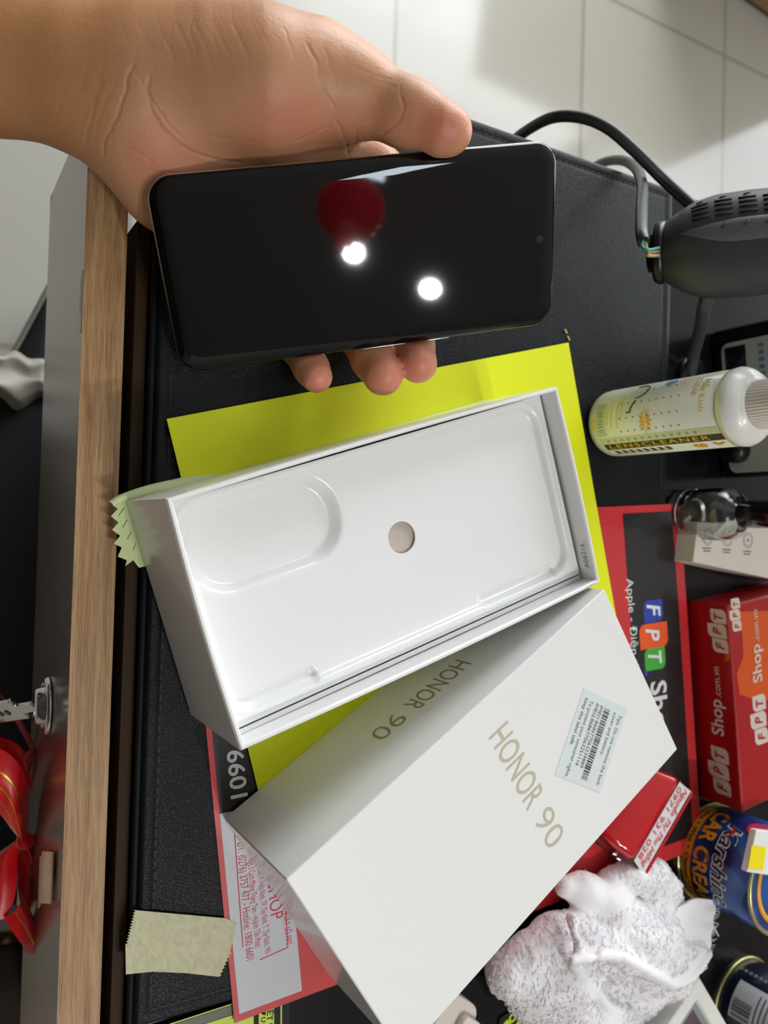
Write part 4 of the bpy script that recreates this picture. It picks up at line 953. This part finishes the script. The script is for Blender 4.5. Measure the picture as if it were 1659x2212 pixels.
for h in (24, 27, 30): cyl_patch(b, c, R, h, h+.8, -.3, .3, 0, lift=.1, n=6)
b.build('barcode', m_barcode, lab)
b = MB()
for k in range(7): cyl_patch(b, c, R, 4+k*3.2, 6+k*3.2, -.72, -.64, 0, lift=.1, n=3)
b.build('small_print', m_grey_ink, t)

# red stamp lying on its side with its clear foot to the right, handle toward the box lid
zS = 1.6; zT = 19.
ta_, tb_ = at(1497, 1706, zT), at(1388, 1897, zT); sd = unit(tb_-ta_); sn = V3(sd[1], -sd[0], 0); sn = sn if sn[1] < 0 else -sn   # sn: toward the handle
FL = np.linalg.norm(tb_-ta_); O_ = V3(ta_[0], ta_[1], 0)
sp = lambda a, v, z: O_+sd*a+sn*v+V3(0, 0, z)
st = thing('rubber_stamp', 'red handled rubber stamp with clear foot and paper name label lying beside the box lid', 'stamp', sp(FL/2, 12, zS))
def cross(v, a0, a1, z0, z1, r): return [sp((a0+a1)/2+x, v, (z0+z1)/2+y) for x, y in rrect(a1-a0, z1-z0, r, 6)]
b = MB(); b.loft([cross(-2.2, .5, FL-.5, zS, zT-.6, 3), cross(-1.8, 0, FL, zS, zT, 3.4), cross(-.05, 0, FL, zS, zT, 3.4)]); b.build('pad', M('red_rubber_pad', (190, 26, 36), .35, coat=.3), st)
m_acr = Mt('clear_pinkish_plastic', (244, 224, 224), .04, trans=1, ior=1.45); m_acr = m_acr.m
b = MB(); b.loft([cross(.05, .6, FL-.6, zS, zT-.4, 3), cross(11.6, 1.2, FL-1.2, zS, zT-1, 3)]); b.build('clear_foot', m_acr, st)
b = MB(); b.loft([cross(11.8, 1.6, FL-1.0, zS, zS+7, 2), cross(24, 5, FL+1.5, zS, zS+6, 2), cross(36, 9, FL+2, zS, zS+5, 2)]); b.build('clear_casing', m_acr, st)
m_red = M('glossy_red_handle', (186, 10, 20), .16, coat=.6)
b = MB(); zz = zS+6.4
b.loft([cross(11.9, 2.5, FL-2.5, zz, zT-.8, 4), cross(12.8, 1.6, FL-1.6, zz, zT+.1, 4.4), cross(16, 2.5, FL-2.0, zz, zT+.2, 4.6), cross(24, 6, FL-1, zz, zT-2, 4.2), cross(36, 10, FL-2, zz, zT-7, 2.6)]); b.build('handle', m_red, st)
lbl = [sp(1.5, .6, zT-.2), sp(FL-1.5, .6, zT-.2), sp(FL-3.2, 11.2, zT-.6), sp(3.2, 11.2, zT-.6)]
b = MB(); b.quad(*lbl); lb_o = b.build('name_label', M('label_paper', (222, 216, 214), .4), st)
b = MB(); lu = -sn
b.text('Nguyễn Thị Thu Hồng', sp(3.2, 5.6, zT-.1), sd, lu, 3.3, width=FL-7, lift=.2, shear=.35, bold=.01); b.text('0971 931 028', sp(5.0, 10.4, zT-.5), sd, lu, 3.3, width=FL-11, lift=.3)
b.build('label_writing', M('pink_red_print', (208, 52, 88), .5), lb_o)

# white framed gadget, lower right
zg = 16.
g0, g1, g2_ = at(1512, 2113, zg), at(1580, 2230, zg), at(1425, 2235, zg); ga, gb = unit(g1-g0), unit(g2_-g0)
gb = unit(gb-ga*(gb@ga)); L1, L2 = 70., 46.
gt = thing('white_gadget', 'white plastic gadget with a grey bordered dark pink screen beside the towel', 'gadget', g0+ga*L1/2)
gp = lambda a, c_, z: V3(*(g0+ga*a+gb*c_)[:2], z)
def gring(o, z): return [gp(o, o, z), gp(L1-o, o, z), gp(L1-o, L2-o, z), gp(o, L2-o, z)]
b = MB(); b.loft([gring(-1.5, DZ), gring(-1.5, 6), gring(0, zg-.6), gring(.8, zg), gring(8, zg-.4), gring(9, zg-2.0)], smooth=False, caps=(True, False)); b.build('case', m_white_plastic, gt)
b = MB(); b.loft([gring(9, zg-2.0), gring(12.5, zg-2.2)], smooth=False, caps=(False, False)); b.build('screen_border', M('grey_green_border', (140, 152, 150), .4), gt)
b = MB(); b.quad(*gring(12.5, zg-2.2)); b.build('screen', M('dark_pink_screen', (96, 78, 84), .2, coat=.4), gt)

# white adapter at the bottom edge, behind the lid
t = thing('power_adapter', 'white rounded power adapter peeking out behind the box lid at the bottom edge', 'adapter', at(970, 2205, DZ))
def rpr(b, P, dx, dy, l, w_, r, z0, z1): b.loft([[P+dx*x+dy*y+V3(0, 0, z) for x, y in rrect(l-2*o, w_-2*o, max(r-o, .5), 6)] for z, o in ((z0, 0), (z1-1, 0), (z1-.3, .3), (z1, 1))])
dx = unit(V3(.8, -.6, 0)); dy = V3(-dx[1], dx[0], 0)
b = MB(); P = at(958, 2212, 10); P[2] = DZ; rpr(b, P+V3(12, 0, 0), dx, dy, 46, 22, 6, 0, 12); b.build('body', M('warm_white_plastic', (214, 206, 198), .35), t)
b = MB(); P = at(990, 2230, 10); P[2] = DZ+12; rpr(b, P+V3(6, 0, 0), dx, dy, 26, 13, 3, 0, 4); b.build('socket_block', M('cream_plastic', (224, 214, 206), .35), t)

# lime and black leaflets, bottom edge
m_leafblack = M('satin_black_print', (26, 29, 28), .55, spec=.25); m_limeprint = M('lime_print', (196, 220, 70), .45); m_olivegrey = M('olive_grey_print', (92, 98, 80), .45)
zl = -1.2
def poly_px(b, pix, z, mi=0, th=.05): b.prism([at(x, y, z)[:2] for x, y in pix], z-th, z, mi)
t = thing('leaflet', 'black leaflet with lime panels and lettering under the end of the paper bag', 'leaflet', at(520, 2212, -3))
b = MB(); poly_px(b, [(365, 2212), (500, 2168), (625, 2128), (625, 2400), (300, 2400), (300, 2233)], zl, 0, 1.6); b.build('sheet', m_leafblack, t)
b = MB(); z = zl+.12
poly_px(b, [(365, 2212), (502, 2167.5), (502, 2170), (371, 2213)], z, 0); poly_px(b, [(372, 2214), (560, 2152), (560, 2172), (437, 2213)], z, 1)
poly_px(b, [(437, 2214), (548, 2178), (548, 2330), (400, 2330)], z, 0)
poly_px(b, [(559, 2160), (592, 2150), (592, 2330), (559, 2330)], z, 0); poly_px(b, [(606, 2140), (609, 2140), (609, 2330), (606, 2330)], z, 0)
b.text('KẾT NỐI', at(578, 2172, z+.05), V3(1, -.02, 0), V3(0, 1, 0), 2.6, width=14, mi=2, bold=.02); b.text('ĐƯỢC', at(565, 2186, z+.05), V3(1, -.02, 0), V3(0, 1, 0), 1.8, width=9, mi=2, bold=.02)
b.build('printed_panels', [m_limeprint, m_olivegrey, m_black_ink], t)
t = thing('lime_leaflet', 'dark leaflet with bright lime arrow and letters below the towel', 'leaflet', at(1140, 2240, -3))
b = MB(); poly_px(b, [(1080, 2200), (1098, 2188), (1200, 2182), (1260, 2240), (1200, 2330), (1060, 2330)], -2.2, 0, .9); b.build('sheet', m_leafblack, t)
b = MB(); z = -2.05; poly_px(b, [(1085, 2214), (1096, 2202), (1110, 2218), (1100, 2240), (1080, 2230)], z, 0)
b.lathe([(1.1, 0), (2.3, 0)], at(1107, 2199, z), (0, 0, 1), 24, closed=True); b.text('r', at(1112, 2214, z), V3(.8, .5, 0), V3(-.5, .8, 0), 4, bold=.05)
b.build('lime_print', M('bright_lime_print', (200, 226, 20), .45), t)
# ------------------------------------------------------------------ white terry towel
def tp(px, py, z, r): return (*at(px, py, z), r)
def tfield(P):
    d = None
    def u(q, k=6):
        nonlocal d; d = q if d is None else smin(d, q, k)
    def ch(pts, k=6):
        for a, b_ in zip(pts[:-1], pts[1:]): u(rcone(P, a, b_), k)
    ch([tp(1098, 2105, 9, 11), tp(1150, 2105, 10, 15), tp(1215, 2090, 12, 18)]); ch([tp(1140, 2150, 8, 11), tp(1210, 2150, 9, 15), tp(1270, 2180, 8, 15), tp(1300, 2215, 6, 12)])
    ch([tp(1130, 2060, 8, 8), tp(1200, 2030, 11, 11), tp(1245, 2010, 14, 10)]); ch([tp(1215, 2090, 12, 18), tp(1290, 2050, 13, 17), tp(1350, 2020, 15, 15), tp(1420, 2010, 13, 13)])
    ch([tp(1300, 2140, 8, 15), tp(1370, 2130, 8, 13), tp(1440, 2100, 9, 12), tp(1480, 2050, 10, 11)]); ch([tp(1370, 2165, 6, 9), tp(1300, 2200, 6, 11)])
    ch([tp(1385, 2050, 10, 18), tp(1440, 2050, 10, 14)])
    ch([tp(1222, 1915, 8, 5.5), tp(1262, 1925, 10, 8.5), tp(1320, 1955, 14, 10.5), tp(1365, 1990, 16, 10)], 4)
    ch([tp(1318, 1905, 9, 7), tp(1360, 1893, 11, 8.5), tp(1410, 1890, 11, 8.5), tp(1440, 1920, 10, 7.5), tp(1445, 1950, 10, 7)], 3)
    ch([tp(1445, 1950, 10, 7), tp(1410, 1975, 12, 7), tp(1380, 1985, 13, 9)], 3)
    ch([tp(1245, 2075, 22, 8), tp(1290, 2068, 22, 8), tp(1340, 2072, 22, 8), tp(1395, 2100, 17, 8), tp(1452, 2118, 12, 7)], 4)
    ch([tp(1237, 2072, 33, 2.8), tp(1290, 2060, 33.5, 3.2), tp(1340, 2063, 32.5, 3.2), tp(1395, 2095, 28.5, 3.1), tp(1452, 2125, 23, 3.1), tp(1492, 2108, 21, 3.1), tp(1528, 2060, 18, 2.8)], 1.2)
    ch([tp(1236, 1985, 25, 3), tp(1248, 2030, 30, 3), tp(1245, 2070, 31, 2.8)], 2.2)
    ch([tp(1235, 2080, 30, 2.4), tp(1265, 2120, 27, 2.8), tp(1300, 2160, 23, 2.8), tp(1335, 2205, 17, 2.6)], 1.6)
    u(np.linalg.norm(P-at(1388, 1932, 5), axis=-1)-12, 5)
    # valleys
    def carve(pts, w_, dep):
        nonlocal d
        q = None
        for a, b_ in zip(pts[:-1], pts[1:]):
            r_ = rcone(P, a, b_); q = r_ if q is None else np.minimum(q, r_)
        d = d+1.25*dep*np.exp(-(np.maximum(q, 0)/w_)**2)
    carve([tp(1290, 1995, 30, .5), tp(1262, 2020, 30, .5), tp(1275, 2050, 31, .5)], 3.5, 3.5)
    carve([tp(1370, 2110, 24, .5), tp(1300, 2085, 29, .5)], 3, 3); carve([tp(1300, 2110, 26, .5), tp(1350, 2170, 18, .5)], 3, 3); carve([tp(1335, 2030, 31, .5), tp(1395, 2055, 30, .5)], 3.5, 2)
    carve([tp(1440, 1970, 20, .5), tp(1380, 2000, 26, .5)], 3, 3); carve([tp(1350, 1925, 24, .5), tp(1395, 1925, 22, .5)], 3.4, 4)
    carve([tp(1160, 2140, 25, .5), tp(1200, 2120, 28, .5)], 5, 3); carve([tp(1110, 2075, 18, .5), tp(1190, 2055, 24, .5)], 3, 2); carve([tp(1235, 2040, 30, .5), tp(1150, 2170, 24, .5)], 3, 1.5)
    return np.maximum(d, -1.8-P[..., 2])
V, F = surface_nets(tfield, (150, 228, -3), (262, 412, 41), .95)
from mathutils import noise as mn
vn = np.array([mn.noise(Vector(p)*.9)*.22+mn.noise(Vector(p)*.13)*.9+mn.noise(Vector(p)*.4)*.25 for p in V])
me = bpy.data.meshes.new('t'); me.from_pydata((V*.001).tolist(), [], F.tolist()); me.update()
nn = np.empty(len(V)*3); me.vertices.foreach_get('normal', nn); nn = nn.reshape(-1, 3)
pxt = project(V); smoothpart = np.clip(1-((pxt[:, 0]-1280)/95)**2-((pxt[:, 1]-1935)/45)**2, 0, 1)
hemd = np.min([((lambda a, b_: (lambda h: np.hypot(pxt[:, 0]-a[0]-h*(b_[0]-a[0]), pxt[:, 1]-a[1]-h*(b_[1]-a[1])))(np.clip(((pxt[:, 0]-a[0])*(b_[0]-a[0])+(pxt[:, 1]-a[1])*(b_[1]-a[1]))/((b_[0]-a[0])**2+(b_[1]-a[1])**2), 0, 1)))(a, b_)) for a, b_ in (((1237, 2072), (1290, 2060)), ((1290, 2060), (1340, 2063)), ((1340, 2063), (1395, 2095)), ((1395, 2095), (1452, 2125)), ((1452, 2125), (1492, 2108)), ((1492, 2108), (1528, 2060)), ((1235, 2080), (1265, 2120)), ((1265, 2120), (1300, 2160)), ((1300, 2160), (1335, 2205)))], axis=0)
smoothpart = np.maximum(smoothpart, (hemd < 13)*1.)
V = V+nn*(vn*(1-.75*smoothpart))[:, None]; me.vertices.foreach_set('co', (V*.001).ravel()); me.update(); me.vertices.foreach_get('normal', nn.ravel())
m = Mt('white_terry_cotton', (240, 238, 240), .95, sheen=.4); m.bump(m.noise(900, 4), .25, .0005); m_towel = m.m
tw = thing('towel', 'crumpled white terry towel lying on the desk beside the stamp', 'towel', (205, 320, 0))
me.name = 'terry_body'; me.polygons.foreach_set('use_smooth', [True]*len(me.polygons)); to = obj('terry_body', me, tw, [m_towel])
no2 = np.empty(len(me.vertices)*3); me.vertices.foreach_get('normal', no2); no2 = no2.reshape(-1, 3)
b = MB(); rng_ = np.random.RandomState(5); cand = rng_.permutation(len(V))[:5200]; cnt = 0
for i in cand:
    if smoothpart[i] > .05 or no2[i][2] < -.2: continue
    p = V[i]; n_i = no2[i]; a = unit(np.cross(n_i, rng_.randn(3))); s_ = .45+.5*rng_.rand(); h_ = .35+.5*rng_.rand()
    b.tube([p-a*s_-n_i*.2, p-a*s_*1.1+n_i*h_*.7, p+n_i*h_, p+a*s_*1.1+n_i*h_*.7, p+a*s_-n_i*.2], .2, 4, cap=False, res=0); cnt += 1
tag(b.build('terry_loops', m_towel, tw), kind='stuff')
b = MB(); e0 = [at(x, y, z) for x, y, z in ((1445, 1972, 17), (1475, 1955, 19), (1505, 1942, 19), (1548, 1945, 17))]; e1 = [at(x, y, z) for x, y, z in ((1455, 2040, 21), (1480, 2030, 21), (1505, 2020, 19), (1542, 1990, 16))]; e2 = [at(x, y, z) for x, y, z in ((1470, 2085, 19), (1495, 2075, 18), (1515, 2065, 17), (1534, 2050, 14))]
e0, e1, e2 = (smooth_path(e, 8) for e in (e0, e1, e2)); g = []
for s_ in np.linspace(0, 1, 22): g.append((1-s_)**2*e0+2*s_*(1-s_)*e1+s_*s_*e2)
g = np.array(g); wv = np.array([[.7*math.sin(i*.9)*math.sin(j*.5) for j in range(g.shape[1])] for i in range(g.shape[0])]); g[..., 2] += wv
b.grid(g); b.grid([r[::-1] for r in g-np.array([0, 0, 1.2])]); b.build('hem_flap', m_towel, tw)
b = MB()
for k in range(26):
    p = g[k*21//25, -1]; d_ = unit(V3(rng_.randn()*.5, 1, rng_.randn()*.3)); l_ = 1.5+3*rng_.rand(); b.tube([p-d_, p+d_*l_*.5+V3(.2, 0, .2), p+d_*l_+V3(rng_.randn()*.8, 0, .2)], .16, 5, res=3)
b.tube([at(1538, 1995, 16), at(1545, 2008, 14), at(1552, 2022, 12)], .35, 6); b.build('frayed_threads', m_towel, tw)

# ------------------------------------------------------------------ red bow hanging at the key
m = Mt('red_satin_ribbon', (226, 6, 18), .32, sheen=.3); m.bump(m.noise(500, 2), .05, .0002); m_rib = m.m
m_org = Mt('translucent_red_organza', (190, 60, 74), .4); m_org.b.inputs['Alpha'].default_value = .82; m_org = m_org.m
m_goldline = M('gold_ribbon_line', (214, 160, 40), .3, metal=.7)
bow = thing('ribbon_bow', 'red ribbon bow with gold lines hanging in front of the brown drawer', 'bow', deep(50, 1815, 372))
def strip(L_, R_, name, mt, lines=(), sag=0, res=8):
    A_ = smooth_path([deep(*p) for p in L_], res); B_ = smooth_path([deep(*p) for p in R_], res); n = 9
    Nn = unit(np.cross(A_[-1]-A_[0], B_[len(B_)//2]-A_[len(A_)//2])); Nn = Nn if (CP-A_[0])@Nn > 0 else -Nn
    g = [[A_[i]*(1-t)+B_[i]*t+Nn*sag*math.sin(math.pi*t) for t in np.linspace(0, 1, n)] for i in range(len(A_))]
    b = MB(); b.grid(g); o = b.build(name, mt, bow)
    if lines:
        b = MB()
        for t in lines: b.grid([[A_[i]*(1-q)+B_[i]*q+Nn*(sag*math.sin(math.pi*q)+.18) for q in (t-.018, t+.018)] for i in range(len(A_))])
        b.build('gold_line', m_goldline, o)
strip([(58, 1814, 372), (63, 1760, 368), (60, 1700, 362), (42, 1652, 358), (2, 1618, 356), (-60, 1600, 358)], [(44, 1816, 372), (24, 1790, 366), (5, 1765, 360), (-15, 1745, 358), (-45, 1735, 356), (-110, 1730, 356)], 'upper_loop', m_rib, (.3, .52, .74), 4)
strip([(62, 1640, 384), (40, 1610, 382), (0, 1592, 380), (-60, 1580, 380)], [(72, 1720, 384), (40, 1660, 382), (0, 1640, 380), (-60, 1640, 380)], 'inner_loop', m_rib, (.3,), 0)
strip([(56, 1816, 373), (72, 1836, 376), (80, 1880, 380), (76, 1930, 384), (60, 1965, 384)], [(50, 1818, 371), (38, 1850, 370), (36, 1890, 368), (40, 1930, 366), (46, 1962, 366)], 'lower_loop', m_rib, (), -5)
strip([(46, 1818, 371), (38, 1850, 368), (36, 1900, 364), (30, 1945, 362), (12, 1985, 360)], [(30, 1818, 371), (-10, 1850, 366), (-30, 1900, 362), (-40, 1950, 360), (-55, 1990, 360)], 'side_loop', m_rib, (), 3)
strip([(42, 1925, 366), (66, 1965, 364), (80, 2005, 366), (84, 2035, 368), (76, 2056, 370)], [(8, 1984, 358), (26, 2010, 357), (44, 2036, 358), (54, 2050, 360), (60, 2060, 362)], 'ribbon_tail', m_rib, (.28, .7), 5)
strip([(52, 1958, 374), (64, 1905, 374), (70, 1860, 374), (58, 1820, 374)], [(84, 1975, 378), (86, 1920, 380), (82, 1870, 380), (64, 1822, 376)], 'back_loop', m_rib, (), -2)
strip([(22, 1535, 378), (42, 1575, 378), (62, 1612, 380), (82, 1660, 382), (88, 1720, 384)], [(36, 1540, 378), (60, 1580, 379), (80, 1620, 381), (96, 1665, 383), (103, 1715, 386)], 'upper_streamer', m_org, (.8,), 1)
strip([(88, 1690, 384), (92, 1730, 385), (80, 1780, 380), (64, 1815, 374)], [(103, 1700, 386), (98, 1740, 386), (86, 1785, 381), (70, 1815, 374)], 'side_streamer', m_rib, (), 0)
strip([(60, 1620, 376), (50, 1640, 376), (58, 1665, 376)], [(76, 1615, 378), (74, 1640, 378), (62, 1672, 378)], 'folded_streamer', m_org, (), 2)
strip([(74, 1920, 380), (82, 1960, 382), (82, 2010, 384), (78, 2050, 386), (66, 2098, 388)], [(86, 1925, 382), (92, 1965, 384), (92, 2010, 386), (86, 2055, 388), (76, 2104, 390)], 'lower_streamer', m_org, (.3,), 1)
strip([(-60, 1480, 374), (0, 1506, 374), (12, 1518, 374)], [(-60, 1474, 374), (0, 1500, 374), (14, 1514, 374)], 'hanging_thread', m_org, (), 0)
MB().lathe([(.01, -4), (3.4, -3), (4, 0), (3.4, 3), (.01, 4)], deep(54, 1816, 370), unit(ray(54, 1816)), 24).build('knot', m_rib, bow)
MB().tube([deep(-30, 1542, 372), deep(-34, 1600, 376), deep(-20, 1700, 378), deep(20, 1780, 376), deep(52, 1814, 372)], .6, 8).build('hanging_cord', m_rib, bow)

# ------------------------------------------------------------------ below the desk on the user's side
m_seat = M('black_chair_fabric', (13, 14, 16), .75); m_trim = M('grey_chair_trim', (132, 132, 122), .45)
zc = -330.
ch = thing('office_chair', 'black cushioned chair with grey edging below the drawer side of the desk', 'chair', (at(40, 1200, FZ)))
ch.location.z = FZ*.001
pl = [at(x, y, zc)[:2] for x, y in ((112, 612), (38, 750), (8, 800), (-60, 900), (-260, 1050), (-300, 1500), (-200, 1960), (60, 1975), (160, 1970), (175, 1400), (175, 700), (150, 620))]
cs = smooth_path([(*p, 0) for p in pl+[pl[0]]], 5)[:-1, :2]; cc = cs.mean(0)
def cring(sc_, z): return [(*(cc+(p-cc)*sc_), z) for p in cs]
b = MB(); b.loft([cring(.95, zc-70), cring(1., zc-55), cring(1., zc-14), cring(.975, zc-4), cring(.9, zc), cring(.5, zc+3)]); b.build('seat_cushion', m_seat, ch)
b = MB(); b.loft([cring(.985, zc-16), cring(1.04, zc-14), cring(1.05, zc-9), cring(1.0, zc-4), cring(.97, zc-5)], caps=(False, False)); b.build('edge_trim', m_trim, ch)
b = MB(); b.box((cc[0]-250, -520, -300), (500, 0, 0), (0, 60, 0), (0, -40, 640)); b.build('light_blocking_backrest', m_seat, ch, bevel=24, seg=4)  # unseen backrest added to block light from the near side
b = MB(); b.box((cc[0]-30, -470, zc-70), (60, 0, 0), (0, 16, 0), (0, -30, 300)); b.build('added_backrest_bracket', m_blackplastic, ch, bevel=4)
b = MB(); c0 = V3(*cc, FZ); b.lathe([(28, 60), (28, 340), (.01, 345)], c0, (0, 0, 1), 24); b.build('column', m_blackplastic, ch)
for k in range(5):
    a = 2*math.pi*k/5+.3; d_ = V3(math.cos(a), math.sin(a), 0); b = MB(); b.tube([c0+V3(0, 0, 90), c0+d_*140+V3(0, 0, 78), c0+d_*270+V3(0, 0, 58)], [24, 20, 14], 12); lg = b.build('leg', m_blackplastic, ch)
    b = MB(); b.lathe([(.01, -16), (24, -15), (26, 0), (24, 15), (.01, 16)], c0+d_*268+V3(0, 0, 26), np.cross(d_, [0, 0, 1]), 24); b.build('caster', m_blackplastic, lg)
m = Mt('crumpled_grey_beige_fabric', (150, 142, 124), .6, sheen=.2); m.color(m.ramp(m.noise(16, 4), [(.35, (70, 64, 54)), (.6, (176, 170, 156))])); m_rag = m.m
g = []
A0, B0 = at(-90, 735, zc+22), at(118, 775, zc+20); C0, D0 = at(118, 872, zc+16), at(-90, 850, zc+22)
for i in range(34):
    u_ = i/33; row = []
    for j in range(26):
        v_ = j/25; p = (1-u_)*((1-v_)*A0+v_*D0)+u_*((1-v_)*B0+v_*C0); p = p.copy(); e_ = min(u_, 1-u_, v_, 1-v_)*8
        p[2] = zc+3.5+min(1, e_)*(10+9*mn.noise(Vector((p[0]*.03, p[1]*.02, 1)))+2*math.sin(v_*9+3*u_)); p[0] += 9*mn.noise(Vector((u_*4, v_*2, 5))); row.append(p)
    g.append(row)
b = MB(); b.grid(g); b.grid([[(p[0], p[1], zc+3.) for p in r][::-1] for r in g])
tag(b.build('crumpled_cloth', m_rag), 'blurry crumpled grey beige cloth lying on the black chair', 'cloth')
bx = thing('open_carton', 'tan cardboard carton with dark and white contents standing on the floor at lower left', 'carton', at(10, 2130, FZ+150)); bx.location.z = FZ*.001
zb_ = FZ+260; q = [at(x, y, zb_) for x, y in ((-260, 1990), (130, 1990), (130, 2420), (-260, 2420))]
b = MB(); qi = [at(x, y, zb_) for x, y in ((-245, 2012), (112, 2012), (112, 2400), (-245, 2400))]
P_ = lambda p, z: (p[0], p[1], z)
b.loft([[P_(p, FZ) for p in q], [P_(p, zb_) for p in q], [P_(p, zb_) for p in qi], [P_(p, FZ+60) for p in qi]], smooth=False); b.build('carton', M('tan_cardboard', (176, 146, 106), .8), bx)
def lump(name, px, py, r_, col, lb, cat):
    c_ = at(px, py, FZ+200); b = MB(); n = 20; prof = [(max(.01, math.sin(q)*r_), -math.cos(q)*r_*.7) for q in np.linspace(0, math.pi, 12)]; b.lathe(prof, c_, (0, 0, 1), 28)
    b.v = [np.array([p+V3(*mn.noise_vector(Vector(p)*.03))*r_*.25 for p in vv]) for vv in b.v]; tag(b.build(name, M(name, col, .8)), lb, cat)
lump('dark_bundle', 12, 2135, 42, (62, 50, 44), 'dark brown bundle inside the tan cardboard carton', 'bundle'); lump('white_bundle', 8, 2205, 36, (196, 196, 200), 'white bundle inside the tan cardboard carton, nearer the bottom edge', 'bundle')
# furniture corner at the upper right
fz = FZ+2; qa, qb = at(1592, -8, fz), at(1668, 46, fz); qd = unit(qb-qa); qn = V3(-qd[1], qd[0], 0); qn = qn if qn[0] < 0 else -qn; qa = qa-qd*260; q = [qa, qa+qd*700, qa+qd*700+qn*380, qa+qn*380]
t = thing('wooden_cabinet', 'brown wooden cabinet standing on the tiles at the upper right', 'cabinet', (q[0]+q[2])/2); t.location.z = FZ*.001
MB().prism([p[:2] for p in q], FZ+12, fz+560).build('body', M('brown_wood_veneer', (150, 118, 78), .5), t)
MB().prism([(np.array(p[:2])+(np.mean([r[:2] for r in q], 0)-np.array(p[:2]))*.03) for p in q], FZ, FZ+12).build('plinth', M('dark_plinth', (70, 62, 54), .6), t)
